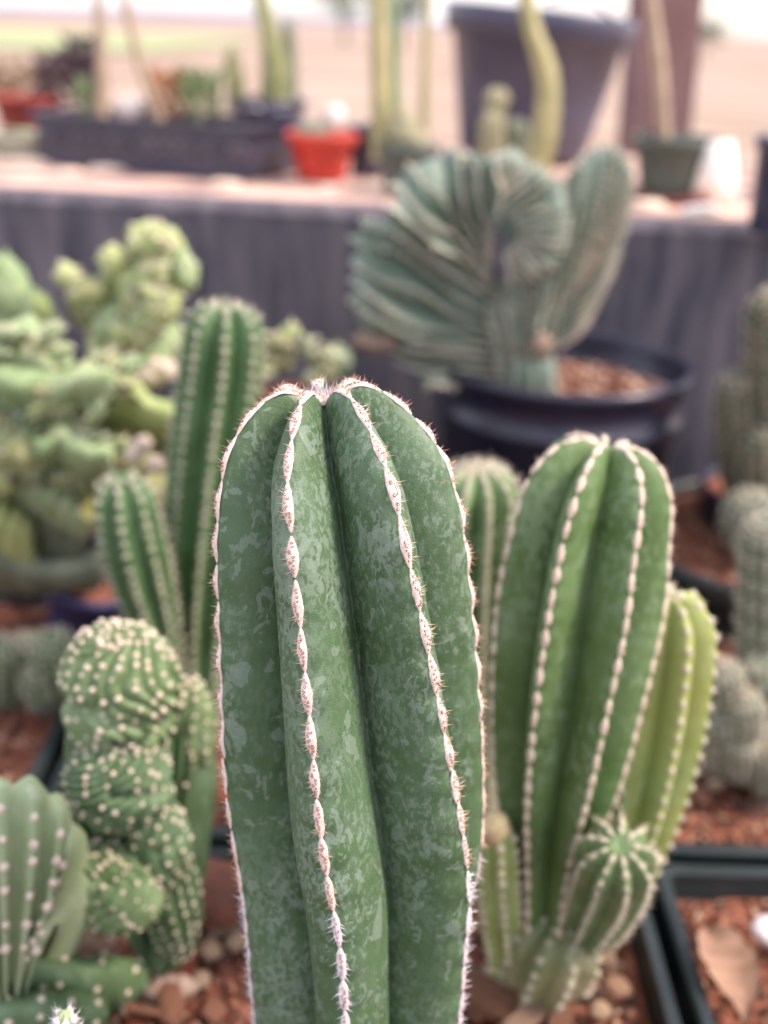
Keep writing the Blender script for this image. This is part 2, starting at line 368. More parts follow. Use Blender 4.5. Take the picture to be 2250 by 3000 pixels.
    def edge_points(s, start=0.0, facing=None, ribs=None, jitter=0.0, endskip=.4):
        out = []
        for i in range(s.n):
            if ribs is not None and i not in ribs: continue
            a = s.arc[-1]-s.pitch*endskip; lim = max(start*s.arc[-1], 0)
            kk = 0
            a = math.floor(a/s.pitch)*s.pitch
            while a > lim:
                mi = int(np.argmin(abs(s.arc-a))); mi = min(max(mi, 2), len(s.arc)-3)
                def pt(mj):
                    e, _ = s.angs(s.mer[mj][0]/s.L); return s.at(mj, e[i], 1.0)
                p = pt(mi); t = unit(pt(mi+2)-pt(mi-2))
                ax = s.frame(s.mer[mi][0])[0]; h_, tt, c, rr = s.frame(min(s.mer[mi][0], s.L))
                e, _ = s.angs(s.mer[mi][0]/s.L); rad = math.cos(e[i])*c+math.sin(e[i])*rr
                side = np.cross(tt, rad); nrm = unit(np.cross(side, t));
                if np.dot(nrm, rad+tt*.6) < 0: nrm = -nrm
                if facing is None or np.dot(nrm, unit(CAM-p)) > facing:
                    out.append((i, a/s.arc[-1], p, nrm, t))
                a -= s.pitch; kk += 1
        return out

def pad_vf(L, Wd, H, n=10, m=7, rough=.12, seed=0, pinch=1.0):
    """lozenge wool pad, long axis Y, raised along Z; sits in the rib edge like a saddle"""
    v = []; f = []
    for i in range(n+1):
        y = -1+2*i/n; w_ = (1-abs(y)**1.5)**.8*pinch+.12
        for j in range(m):
            a = math.pi*j/(m-1)
            x = math.cos(a)*w_; z = math.sin(a)**.8*w_**.6
            r = 1+rough*nz((x*2.5+seed, y*4, z*2))*2
            v.append((x*Wd/2*r, y*L/2, z*H*r-H*.55-abs(x)*Wd*.12))
    for i in range(n):
        for j in range(m-1):
            a = i*m+j; f.append((a, a+m, a+m+1, a+1))
    f.append(tuple(range(m))); f.append(tuple(reversed(range(n*m, n*m+m))))
    return np.array(v), f

# -- areoles of the in-focus cactus: pad (with fibres and brown spine scars) + spines mesh
PITCH_F = .0130
def front_areole(seed, low, bend=0.):
    r = random.Random(seed); mb = MB(); L = PITCH_F*1.02; Wd = .0028+.0004*r.random(); H = .0007
    v, f = pad_vf(L, Wd, H, 22, 9, .07, seed*3.1); mb.add(v, f, 0)
    def surf(x, y):
        yy = y/(L/2); w_ = (1-abs(yy)**1.5)**.8+.12; q = min(1, abs(x)/(Wd/2*w_)); return math.sqrt(max(0, 1-q*q))**.8*w_**.6*H-H*.55-abs(x)*.12
    for i in range(150):                         # woolly fibres
        y = r.uniform(-.98, .98)*L/2; w_ = ((1-abs(y/(L/2))**1.5)**.8+.12)*Wd/2; x = r.choice((-1, 1))*w_*r.uniform(.55, 1.0)
        z = surf(x, y)-.0001; ln = r.uniform(.0003, .0008)
        d = unit([x/w_*r.uniform(.6, 1.3), r.uniform(-.7, .7), r.uniform(.05, .6)])
        mb.cone((x, y, z), np.array((x, y, z))+d*ln, .00005, 3, 0)
    n = 10 if not low else 7
    for i in range(n):                           # scars: brown ring round a pale centre
        y = (-.72+1.44*(i+.5)/n)*L/2+r.uniform(-.0004, .0004); x = r.choice((-1, 0, 1, 1, -1))*.00060*(1-abs(y/(L/2))); z = surf(x, y)
        rr = r.uniform(.00030, .00046)
        k = np.arange(8)*math.pi/4; ring = lambda q, dz: [(x+q*math.cos(a), y+q*math.sin(a), z+dz) for a in k]
        mb.add(ring(rr*1.1, -.0002)+ring(rr, .00016)+ring(rr*.5, .00014)+[(x, y, z+.00010)], [(i, (i+1) % 8, 8+(i+1) % 8, 8+i) for i in range(8)]+[(8+i, 8+(i+1) % 8, 16+(i+1) % 8, 16+i) for i in range(8)]+[(16+i, 16+(i+1) % 8, 24) for i in range(8)], 1)
        mb.m[-8:] = [2]*8
    sp = MB()
    for i in range(13 if not low else 16):
        y = r.uniform(-.8, .8)*L/2; w_ = ((1-abs(y/(L/2))**1.5)**.8+.12)*Wd/2; sgn = r.choice((-1, 1)); x = sgn*w_*r.uniform(.2, .9)
        ln = r.uniform(.0014, .0030)*(1.2 if low else 1)
        d = unit([sgn*r.uniform(.5, 1.3), r.uniform(-.35, .35), r.uniform(.25, 1.1)])
        sp.cone((x, y, surf(x, y)-.0002), np.array((x, y, surf(x, y)))+d*ln, .00014, 4, 2 if low else 0)
    for i in range(3 if not low else 3):
        y = r.uniform(-.7, .7)*L/2; x = r.uniform(-.0004, .0004); ln = r.uniform(.0014, .0028)*(1.1 if low else 1)
        d = unit([r.uniform(-.4, .4), r.uniform(-.5, .3) if not low else -.9, 1]); sp.cone((x, y, surf(x, y)-.0002), np.array((x, y, surf(x, y)))+d*ln, .00017, 5, 1 if not low else 3)
    wm = M['wool'] if not low else M['wool_white']
    for q_ in (mb, sp): q_.v = [(a, b, c-bend*b*b) for a, b, c in q_.v]
    return mb.me('areole', [wm, M['scar'], wm]), sp.me('spines', [M['spine_straw'], M['spine_red'], M['spine_white'], M['spine_grey']])
def blur_areole(name, L, Wd, H, wool, spine, ns=8, sl=.004, seed=0, up=1.0, spread=1.0):
    r = random.Random(seed); mb = MB(); v, f = pad_vf(L, Wd, H, 8, 6, .2, seed); mb.add(v, f, 0)
    for i in range(ns):
        y = r.uniform(-.6, .6)*L/2; x = r.uniform(-.4, .4)*Wd
        d = unit([r.uniform(-1, 1)*spread, r.uniform(-1, 1)*spread, up*r.uniform(.4, 1)])
        mb.cone((x, y, 0), np.array((x, y, 0))+d*sl*r.uniform(.6, 1.2), sl*.045, 3, 1)
    return mb.me(name, [M[wool], M[spine]])

# ------------------------------------------------------------ crested fans
class Fan:
    """Crested cactus fan: hub polyline H and crest polyline E (3-D), half thickness T, ribs running from hub to crest."""
    def __init__(s, E, H, T, n, rd=.35, t0=.45, p=8, wave=0, wn=3, edge=.03, nv=22, ku=6, k=1.4, wob=0.):
        s.wob = wob
        s.T, s.n, s.rd, s.t0, s.p, s.wave, s.wn, s.edge, s.nv, s.k = T, n, rd, t0, p, wave, wn, edge, nv, k
        s.nu = n*ku; s.E = spline(E, s.nu+1); s.H = spline(H, s.nu+1)
        Nn = []
        for i in range(s.nu+1):
            a = s.E[min(i+2, s.nu)]-s.E[max(i-2, 0)]; b = s.E[i]-s.H[i]; q = unit(np.cross(a, b))
            if np.dot(q, CAM-s.E[i]) < 0: q = -q
            Nn.append(q)
        Nn = np.array(Nn)
        for i in range(1, len(Nn)):
            if np.dot(Nn[i], Nn[i-1]) < 0: Nn[i] = -Nn[i]
        ker = 9; pad = np.pad(Nn, ((ker, ker), (0, 0)), 'edge'); Nn = np.array([pad[i:i+2*ker+1].mean(0) for i in range(len(Nn))])
        s.N = Nn/np.linalg.norm(Nn, axis=1)[:, None]
        if np.dot(s.N[len(Nn)//2], CAM-s.E[len(Nn)//2]) < 0: s.N = -s.N
    def pt(s, iu, sg, v):                          # arrays ok
        iu = np.clip(np.asarray(iu, float), 0, s.nu); i0 = np.floor(iu).astype(int); i1 = np.minimum(i0+1, s.nu); fr = (iu-i0)[..., None]
        E = s.E[i0]*(1-fr)+s.E[i1]*fr; H = s.H[i0]*(1-fr)+s.H[i1]*fr; Nn = s.N[i0]*(1-fr)+s.N[i1]*fr
        u = iu/s.nu; fz = (u*s.n+s.wob*(np.sin(v*5+u*17)+.7*np.sin(v*9-u*31))*v) % 1; tri = 1-np.abs(2*fz-1); rib = 1-(1-tri)**s.k
        endt = np.sqrt(np.clip(1-np.abs(2*u-1)**8, 0.02, 1))
        th = s.T*(s.t0+(1-s.t0)*v)*np.sqrt(np.clip(1-v**s.p, 0, 1))*(1-s.rd*(1-rib))*endt
        vv = v*(1-s.edge*(1-rib)*v**3)
        wv = s.wave*(np.sin(2*math.pi*s.wn*u)+.6*np.sin(2*math.pi*s.wn*1.7*u+2+2*v))*v**1.5
        return H+(E-H)*vv[..., None]+Nn*((sg*th+wv)[..., None])
    def build(s, name, mt, parent, **kw):
        vs = 1-(np.linspace(0, 1, s.nv))**1.7; sec = [(1., v) for v in vs[::-1]]+[(-1., v) for v in vs[1:]]
        sg = np.array([a for a, b in sec]); vv = np.array([b for a, b in sec]); m_ = len(sec)
        iu = np.repeat(np.arange(s.nu+1), m_); X = s.pt(iu, np.tile(sg, s.nu+1), np.tile(vv, s.nu+1))
        f = [(i*m_+j, i*m_+j+1, (i+1)*m_+j+1, (i+1)*m_+j) for i in range(s.nu) for j in range(m_-1)]
        f += [tuple(range(m_)), tuple(reversed(range(s.nu*m_, s.nu*m_+m_)))]
        return obj(name, X, f, mt, parent, **kw)
    def ribs(s, vlist, skip=1, both=False, facing=.0, jit=.0):
        out = []
        ku = s.nu/s.n
        for k in range(0, s.n, skip):
            for v in vlist:
                v2 = min(max(v+rng.uniform(-jit, jit), .02), .999); u_ = (k+.5)/s.n
                for _ in range(4): u_ = (k+.5-s.wob*(math.sin(v2*5+u_*17)+.7*math.sin(v2*9-u_*31))*v2)/s.n
                iu = min(max(u_*s.nu, 1), s.nu-1)
                for sg in ((1., -1.) if both else (1.,)):
                    a = np.array([iu]); sgv = np.array([sg]); V = np.array([v2])
                    p = s.pt(a, sgv, V)[0]; dv = s.pt(a, sgv, V+.0005)[0]-s.pt(a, sgv, V-.004)[0]
                    du = s.pt(a+1, sgv, V)[0]-s.pt(a-1, sgv, V)[0]; nrm = unit(np.cross(du, dv))
                    q = s.N[int(iu)]*sg+unit(s.E[int(iu)]-s.H[int(iu)])*.6
                    if np.dot(nrm, q) < 0: nrm = -nrm
                    if np.dot(nrm, unit(CAM-p)) > facing: out.append((p, nrm, dv))
        return out

# ------------------------------------------------------------ setting
def ground_plane():
    n = 40; v = []; f = []
    xs = np.r_[-600, -200, -60, -20, np.linspace(-8, 8, 25), 20, 60, 200, 600]; ys = np.r_[-30, np.linspace(-2, 20, 30), 30, 45, 70, 120, 250, 900]
    for y in ys:
        for x in xs: v.append((x, y, -.72+.03*nz((x*.5, y*.5, 0))))
    nx = len(xs); f = [(j*nx+i, j*nx+i+1, (j+1)*nx+i+1, (j+1)*nx+i) for j in range(len(ys)-1) for i in range(nx-1)]
    obj('ground', v, f, M['sand'], kind='structure')
ground_plane()
v = []; f = []
for i, x in enumerate(np.linspace(-60, -8, 40)):
    y0 = 38+3*nz((x*.1, 0, 3)); y1 = 80+6*nz((x*.1, 5, 1)); 
    if x > -2: y0 += (x+2)*2; 
    v += [(x, y0, -.64), (x, max(y1, y0+2), -.64)]
f = [(2*i, 2*i+2, 2*i+3, 2*i+1) for i in range(39)]
obj('grass', v, f, M['grass'], kind='stuff')
v = []; xs = np.linspace(-900, 900, 120)
for x in xs:
    hgt = (3+6*max(0, nz((x*.004, 2.2, 0)))+2*nz((x*.02, 1, 1)))*(1 if x < 150 else 0)-(0 if x < 150 else 2)
    v += [(x, 880+.06*x, -2), (x, 900+.06*x, hgt), (x, 980, hgt*.6)]
f = [q for i in range(119) for q in ((3*i, 3*i+3, 3*i+4, 3*i+1), (3*i+1, 3*i+4, 3*i+5, 3*i+2))]
obj('hills', v, f, M['hill'], kind='structure')

def tree(name, label, base, h, rad, seed):
    r = random.Random(seed); t = thing(name, label, 'tree', base, 'far trees beyond the sandy ground'); b = np.array(base)
    mb = MB(); mb.cone(b, b+[0, 0, h*.6], h*.035, 8, 0, h*.015)
    for k in range(5):
        a = r.uniform(0, 6.28); mb.cone(b+[0, 0, h*r.uniform(.3, .5)], b+[math.cos(a)*rad*.6, math.sin(a)*rad*.6, h*r.uniform(.6, .8)], h*.015, 5, 0, h*.005)
    mb.build('trunk', M['bark_far'], t)
    cr = MB()
    cl = [(r.uniform(-1, 1)*rad*.7, r.uniform(-1, 1)*rad*.7, h*r.uniform(.5, .95)) for _ in range(14)]
    for c in cl:
        for k in range(110):
            d = np.array([r.gauss(0, 1), r.gauss(0, 1), r.gauss(0, .7)])*rad*.2; p = b+np.array(c)+d; s_ = h*.022
            q = np.array([[r.gauss(0, 1) for _ in range(3)] for _ in range(3)])*s_
            cr.add(p+q, [(0, 1, 2)])
    cr.build('crown', M['leaf_far'], t)
tree('tree', 'far tree with its dull green crown just clear of the tall bucket rim', (P(1180, 40, Y=60)*[1, 1, 0]+[0, 0, -.7]), 3.2, 1.6, 1)
tree('tree', 'widest of the far trees, behind the pale column cacti', (P(1010, 40, Y=66)*[1, 1, 0]+[0, 0, -.7]), 3.6, 2.2, 2)
tree('tree', 'small far tree beside the leaning wooden post', (P(2075, 80, Y=52)*[1, 1, 0]+[0, 0, -.7]), 1.6, .9, 3)

# benches: near one (dark fabric) and the raised one behind with its fabric skirt
ZB = -.105; ZT = .255
LFT = P(-260, 545, z=ZT); RGT = P(2520, 676, z=ZT)
bench = thing('near_bench', 'low bench top under the trays, covered in dark woven ground cloth', 'bench', (0, .7, ZB-.03))
mb = MB(); mb.box((0, .40, ZB-.031), (1.2, 1.02, .03)); mb.build('bench_top', M['fabric_dark'], bench, smooth=False)
for x in (-1.1, 1.1):
    for y in (-.5, 1.3): mb = MB(); mb.box((x, y, -.43), (.04, .04, .29)); mb.build('leg', M['wood_post'], bench, smooth=False)
rb = thing('raised_bench', 'raised bench with dusty purple black cloth hanging down its front', 'bench', (0, 1.25, ZB))
ax = unit(RGT-LFT); ay = np.cross([0, 0, 1.], ax)
# skirt: draped cloth with vertical folds
nx, nzv = 220, 40; v = []
for j in range(nzv+1):
    for i in range(nx+1):
        q = i/nx; p = LFT*(1-q)+RGT*q; tt = j/nzv; z = ZT-.006-(ZT-ZB-.008)*tt
        fold = .38*(.010*nz((q*16, tt*.5, 2))+.005*nz((q*50, tt*.8, 7))+.002*nz((q*120, tt*3, 5)))*(0.25+.75*min(1, tt*2.5))
        lip = .012*math.exp(-(tt*22)**2)
        v.append(p*[1, 1, 0]+np.array([0, 0, z])-ay*(fold+.016+lip*0))
f = [(j*(nx+1)+i, j*(nx+1)+i+1, (j+1)*(nx+1)+i+1, (j+1)*(nx+1)+i) for j in range(nzv) for i in range(nx)]
obj('cloth_skirt', v, f, M['fabric'], rb)
# rolled cloth edge over the front of the top
v = []; m_ = 8
for i in range(101):
    q = i/100; p = LFT*(1-q)+RGT*q
    for j in range(m_+1):
        a = math.pi*.5*j/m_; zz = ZT+.004+.001*nz((q*30, j*.2, 0)); off = (1-math.sin(a))*.03
        v.append(p+ay*(-.017+.014*(1-math.cos(math.pi/2-a))*0+ (m_-j)/m_*.020*(1 if j < m_ else 0))*1+np.array([0, 0, .004-.012*(j/m_)**3]))
f = [(i*(m_+1)+j, (i+1)*(m_+1)+j, (i+1)*(m_+1)+j+1, i*(m_+1)+j+1) for i in range(100) for j in range(m_)]
obj('cloth_hem', v, f, M['fabric'], rb)
DEP = .62
v = []; nx, ny = 160, 40
for j in range(ny+1):
    for i in range(nx+1):
        q = i/nx; p = LFT*(1-q)+RGT*q+ay*(DEP*j/ny); v.append(p+[0, 0, .0018*nz(p, 25)-.001])
f = [(j*(nx+1)+i, j*(nx+1)+i+1, (j+1)*(nx+1)+i+1, (j+1)*(nx+1)+i) for j in range(ny) for i in range(nx)]
n0 = len(v); c4 = [LFT, RGT, RGT+ay*DEP, LFT+ay*DEP]; v += [p-[0, 0, .04] for p in c4]
f += [tuple(n0+k for k in (3, 2, 1, 0))]
M['bench_board'] = plain('bench_board', (.20, .13, .125), (.70, .47, .37), rough=.9, scale=5.5, stretch=(1, 2.2, 1), bump=.0015, bscale=120, p0=.40, p1=.56)  # pale patches put sunlit strips into the board colour
obj('bench_top', v, f, M['bench_board'], rb)
for q in (.06, .5, .94):
    p = LFT*(1-q)+RGT*q+ay*(DEP-.06); mb = MB(); mb.box((p[0], p[1], -.23), (.03, .03, .445)); mb.build('leg', M['wood_post'], rb, smooth=False)

# ------------------------------------------------------------ trays and soil
def rock_me(seed, flat=.6, name='pebble', mt='pebble', el=1.0):
    v, f = sphere_vf(9, 6); r = np.array([1+.5*nz(a*1.1+seed)+.3*nz(a*2.7+seed) for a in v]); v = v*r[:, None]*[1, el, flat]; return mesh(name, v, f, M[mt])
PEB = [rock_me(i*7.3, .65) for i in range(5)]
def chip_me(seed):
    r = random.Random(seed); mb = MB(); mb.box((0, 0, 0), (1, r.uniform(.35, .6), r.uniform(.12, .25)))
    v = np.array(mb.v); v += np.array([[r.uniform(-.22, .22) for _ in range(3)] for _ in v])*[1, .6, .3]; return mesh('bark_chip', v, mb.f, M['bark'], False)
CHIP = [chip_me(i) for i in range(6)]
def chips(bounds, n, parent, seed, size=(.001, .0045), zf=lambda x, y: 0, inside=None):
    r = random.Random(seed); mb = MB()
    for _ in range(n):
        x = r.uniform(bounds[0], bounds[1]); y = r.uniform(bounds[2], bounds[3])
        if inside and not inside(x, y): continue
        s_ = size[0]+(size[1]-size[0])*r.random()**2.2
        q = Quaternion((r.gauss(0, 1), r.gauss(0, 1), r.gauss(0, 1), r.gauss(0, 1))).normalized().to_matrix()
        pts = np.array([(1, 0, 0), (-1, 0, 0), (0, .7, 0), (0, -.7, 0), (0, 0, .45), (0, 0, -.45)])+np.array([[r.uniform(-.25, .25) for _ in range(3)] for _ in range(6)])
        pts = (pts*s_*(1 if r.random() > .06 else np.array([4.5, .25, .25])))@np.array(q).T+[x, y, zf(x, y)+s_*.25]
        mb.add(pts, [(0, 2, 4), (2, 1, 4), (1, 3, 4), (3, 0, 4), (2, 0, 5), (1, 2, 5), (3, 1, 5), (0, 3, 5)])
    return mb.build('gravel', M['chips'], parent, smooth=False, kind='stuff')
def tray(label, x0, x1, y0, y1, seed, nchip=6000, npeb=30, rim=.012, ang=0):
    c = np.array([(x0+x1)/2, (y0+y1)/2, ZB]); t = thing('square_tray', label, 'tray', c, 'dark green square trays')
    hx, hy = (x1-x0)/2, (y1-y0)/2
    # profile of wall: outer bottom, up, lip out, lip top, in, inner bottom (offset outward, z)
    prof = [(-.014, ZB), (-.006, -.012), (-.006, rim-.012), (0, rim-.012), (0, rim-.0015), (-.0015, rim), (-.0065, rim), (-.0075, rim-.0015), (-.0075, rim-.008), (-.011, -.02), (-.018, ZB+.004)]
    v = []; f = []; rc = .012; corners = []
    def loop(off):
        pts = []
        for sx, sy, a0 in ((1, -1, -90), (1, 1, 0), (-1, 1, 90), (-1, -1, 180)):
            for k in range(6):
                a = math.radians(a0+90*k/5); rr = rc+off*.6; pts.append((c[0]+sx*(hx-rc)+math.cos(a)*(rc+off), c[1]+sy*(hy-rc)+math.sin(a)*(rc+off)))
        return pts
    for off, z in prof: v += [(x, y, z) for x, y in loop(off if off > -rc else -rc*.99)] if off > -rc else [(c[0]+(x-c[0])*(1+(off+rc)/hx), c[1]+(y-c[1])*(1+(off+rc)/hy), z) for x, y in loop(-rc*.98)]
    nl_ = 24
    for j in range(len(prof)-1):
        for i in range(nl_): f.append((j*nl_+i, j*nl_+(i+1) % nl_, (j+1)*nl_+(i+1) % nl_, (j+1)*nl_+i))
    f.append(tuple(range((len(prof)-1)*nl_, len(prof)*nl_)))
    o = obj('tray_wall', v, f, M['green_plastic'], t, smooth=False)
    n = 60; v = []
    zf = lambda x, y: .006*nz((x*14+seed, y*14, 0))+.003*nz((x*60, y*60, seed))-.004
    X0, X1, Y0, Y1 = x0+.0095, x1-.0095, y0+.0095, y1-.0095
    for j in range(n+1):
        for i in range(n+1):
            x = X0+(X1-X0)*i/n; y = Y0+(Y1-Y0)*j/n; v.append((x, y, zf(x, y)))
    f = [(j*(n+1)+i, j*(n+1)+i+1, (j+1)*(n+1)+i+1, (j+1)*(n+1)+i) for j in range(n) for i in range(n)]
    so_ = obj('soil', v, f, M['soil'], t)
    g = chips((X0+.003, X1-.003, Y0+.003, Y1-.003), nchip, t, seed, (.0012, .0055), zf)
    r = random.Random(seed)
    for _ in range(npeb):
        x = r.uniform(X0+.01, X1-.01); y = r.uniform(Y0+.01, Y1-.01); s_ = r.uniform(.0018, .0048)
        o = inst('pebble', r.choice(PEB), so_, (x, y, zf(x, y)+s_*.35), (r.uniform(-.4, .4), r.uniform(-.4, .4), 1), (r.uniform(-1, 1), r.uniform(-1, 1), 0), (s_, s_*r.uniform(.8, 1.2), s_))
    for _ in range(npeb):
        x = r.uniform(X0+.01, X1-.01); y = r.uniform(Y0+.01, Y1-.01); s_ = r.uniform(.004, .011)
        o = inst('bark_chip', r.choice(CHIP), so_, (x, y, zf(x, y)+s_*.2), (r.uniform(-.5, .5), r.uniform(-.5, .5), 1), (r.uniform(-1, 1), r.uniform(-1, 1), 0), (s_, s_, s_))
    return t, so_, zf
e1 = P(1871, 2621, z=.012); e2 = P(2028, 3000, z=.012); bk = P(620, 2480, z=.012)
print('tray edge', e1, e2, bk, P(2100, 2540, z=.012), P(600, 2380, z=.012))
XE = (e1[0]+e2[0])/2; YB = (bk[1]+P(2100, 2530, z=.012)[1])/2
t_mid, soil_mid, zf_mid = tray('middle square tray holding the tall sharp cactus and its crested neighbour', XE-.33, XE, YB-.30, YB, 3, 9000, 70)
t_r, soil_r, zf_r = tray('square tray with a dry curled leaf and a tiny green seedling on its soil', XE+.008, XE+.34, YB-.30, YB, 5, 7000, 50)
t_bl, soil_bl, zf_bl = tray('square tray behind the warty crested cactus, its soil in warm light', XE-.66, XE-.338, YB+.010, YB+.30, 9, 4000, 25)
t_bm, soil_bm, zf_bm = tray('square tray behind the tall sharp cactus', XE-.33, XE-.02, YB+.010, YB+.30, 11, 5000, 30)
t_br, soil_br, zf_br = tray('square tray holding grey spiny cactus clumps, its rim in full view', XE-.012, XE+.33, YB+.010, YB+.30, 13, 5000, 40)
t_fl, soil_fl, zf_fl = tray('square tray under the light green crest lobes', XE-.66, XE-.338, YB-.30, YB, 15, 3000, 20)

# ------------------------------------------------------------ FRONT CACTUS
YF = .316
ctr = [(1050, 3330, 235, .296), (1050, 2950, 302, .300), (1055, 2700, 332, .302), (1057, 2500, 360, .304), (1032, 2200, 381, .308), (1012, 1850, 378, .312), (985, 1500, 366, .317), (956, 1300, 362, .321), (938, 1118, 348, .324)]
axis = [P(px, py, Y=Y) for px, py, hw, Y in ctr]; rad = [S(hw, p) for (px, py, hw, Y), p in zip(ctr, axis)]
E_top = [-15, 34, 86, 138, 190, 242, 293]; F_top = [9, 61, 112, 164, 216, 267, 311]
E_mid = [-9, 55, 96, 145, 190, 242, 292]; F_mid = [25, 73, 121, 166, 216, 267, 310]
E_bot = [0, 76, 116, 154, 195, 237, 281]; F_bot = [42, 97, 135, 175, 216, 259, 322]
cactus = thing('ribbed_cactus', 'tall sharply focused green column cactus with seven ribs and white woolly edges', 'cactus', P(1050, 3330, Y=.296))
S1 = Stem(axis, rad, [(0, E_bot, F_bot), (.12, E_bot, F_bot), (.5, E_mid, F_mid), (.85, E_top, F_top), (1, E_top, F_top)], n=7, depth=.58, hd=rad[-1]*1.40, pitch=PITCH_F, und=.011, dip=.17, k=1.75, cosp=.72, nl=460, K=16)
# the dome top is the axis end: raise it so that the crown clears the last centre point
S1.build('stem', M['skin_front'], cactus)
AR = [front_areole(i, False) for i in range(5)]; AL = [front_areole(20+i, True) for i in range(5)]
def edge_at(i, a):
    """point, outward normal and tangent of rib i at arc length a"""
    mi = min(max(int(np.argmin(abs(S1.arc-a))), 2), len(S1.arc)-3)
    def pt(mj):
        e, _ = S1.angs(S1.mer[mj][0]/S1.L); return S1.at(mj, e[i], 1.0)
    da = S1.arc[mi+1]-S1.arc[mi]; t = unit(pt(mi+2)-pt(mi-2)); p = pt(mi)+t*(a-S1.arc[mi])
    _, tt, c, rr = S1.frame(min(S1.mer[mi][0], S1.L)); e, _ = S1.angs(S1.mer[mi][0]/S1.L); rad = math.cos(e[i])*c+math.sin(e[i])*rr
    side = unit(np.cross(tt, rad)); nrm = unit(np.cross(side, t))
    if np.dot(nrm, rad+tt*.6) < 0: nrm = -nrm
    return p, nrm, t
k = 0
for (i, t, p, nrm, tan) in S1.edge_points(start=.02, facing=-.95, endskip=.30):
    low = t < .42+.05*math.sin(i*3); k += 1
    if t < .97 and np.dot(nrm, unit(CAM-p)) < -.75: continue
    a, sp = (AL if low else AR)[(k*7+i) % 5]
    w_ = 1+.10*math.sin(k*1.7); ln = 1.0+.04*math.sin(k*2.3)
    if random.random() < .07: ln *= .87
    if t > .55:                                  # follow the bend of the rib over the crown
        ys = np.linspace(-.0105, .0105, 15); fr = [edge_at(i, t*S1.arc[-1]+y) for y in ys]
        Pp = np.array([q[0] for q in fr]); Nn_ = np.array([q[1] for q in fr]); Tn = np.array([q[2] for q in fr])
        def bend(me):
            v = np.empty(len(me.vertices)*3); me.vertices.foreach_get('co', v); v = v.reshape(-1, 3)*[w_, ln, 1]
            it = lambda A: np.stack([np.interp(v[:, 1], ys, A[:, j]) for j in range(3)], 1)
            n_ = it(Nn_); n_ /= np.linalg.norm(n_, axis=1)[:, None]; t2 = it(Tn); sd_ = np.cross(t2, n_)
            X = it(Pp)+sd_*v[:, :1]+n_*(v[:, 2:]+.00035)-p; m2 = me.copy(); m2.vertices.foreach_set('co', X.ravel()); m2.update(); return m2
        o = bpy.data.objects.new('areole', bend(a)); finish(o, cactus, p); q = bpy.data.objects.new('spines', bend(sp))
    else:
        o = inst('areole', a, cactus, p, nrm, tan, (w_, ln, 1.0)); q = bpy.data.objects.new('spines', sp)
    C.objects.link(q); q.parent = o; W[q.name] = W[o.name]
# crown wool and the long blue grey spines round the growing point
top = S1.frame(S1.L)[0]; tt = S1.frame(S1.L)[1]
apex = S1.at(len(S1.mer)-1, 0, 1)
mb = MB(); r = random.Random(5); v, f = sphere_vf(14, 9)
v = v*np.array([1+.3*nz(a*3) for a in v])[:, None]*[.0042, .0042, .0036]; mb.add(v+apex+[0, 0, -.0005], f)
for _ in range(240):
    d = unit([r.gauss(0, 1), r.gauss(0, 1), abs(r.gauss(0, .8))]); mb.cone(apex+d*.0034, apex+d*.0052, .00007, 3)
mb.build('crown_wool', M['wool_tan'], cactus)
for i in range(7):
    e = math.radians(E_top[i]); 
    mi = int(np.argmin(abs(S1.arc-(S1.arc[-1]-.0062)))); p = S1.at(mi, e, 1)
    _, t_, c_, r_ = S1.frame(S1.L); out = math.cos(e)*c_+math.sin(e)*r_
    mb = MB(); v, f = pad_vf(.0075, .0042, .0022, 12, 8, .25, i*2.2); v[:, 2] -= 26*v[:, 1]**2; mb.add(v, f, 0)
    for _ in range(80):
        x = r.uniform(-.0019, .0019); y = r.uniform(-.0036, .0036); d = unit([x*600, r.uniform(-.5, .5), .8]); b_ = np.array([x, y, .0006-26*y*y]); mb.cone(b_, b_+d*.0011, .00006, 3, 0)
    me = mb.me('young_areole', [M['wool']])
    nrm = unit(t_*.9+out*.1); o = inst('young_areole', me, cactus, p, nrm, out)
    sp = MB()
    for _ in range(4):
        b_ = np.array([r.uniform(-.001, .001), r.uniform(-.004, .004), .0002]); sp.cone(b_, b_+unit([r.uniform(-.5, .5), r.uniform(-.5, .6), 1])*r.uniform(.003, .006), .0003, 6, 0)
    for _ in range(9):
        b_ = np.array([r.uniform(-.0016, .0016), r.uniform(-.005, .005), 0]); sp.cone(b_, b_+unit([r.uniform(-1, 1), r.uniform(-1, 1), .8])*r.uniform(.0015, .0032), .00014, 4, r.choice((1, 2)))
    q = bpy.data.objects.new('spines', sp.me('spines', [M['spine_grey'], M['spine_red'], M['spine_straw']])); C.objects.link(q); q.parent = o; W[q.name] = W[o.name]
# brown scar on the far right rib
mi = int(np.argmin(abs(S1.mer[:, 0]-S1.L*.885))); e, f_ = S1.angs(.885); ps = S1.at(mi, e[2]-.10, .86)
mb = MB(); v, f = sphere_vf(12, 6); mb.add(v*[.0011, .0006, .0014]+ps+[0, -.0003, 0], f); mb.build('brown_scar', M['scar'], cactus)

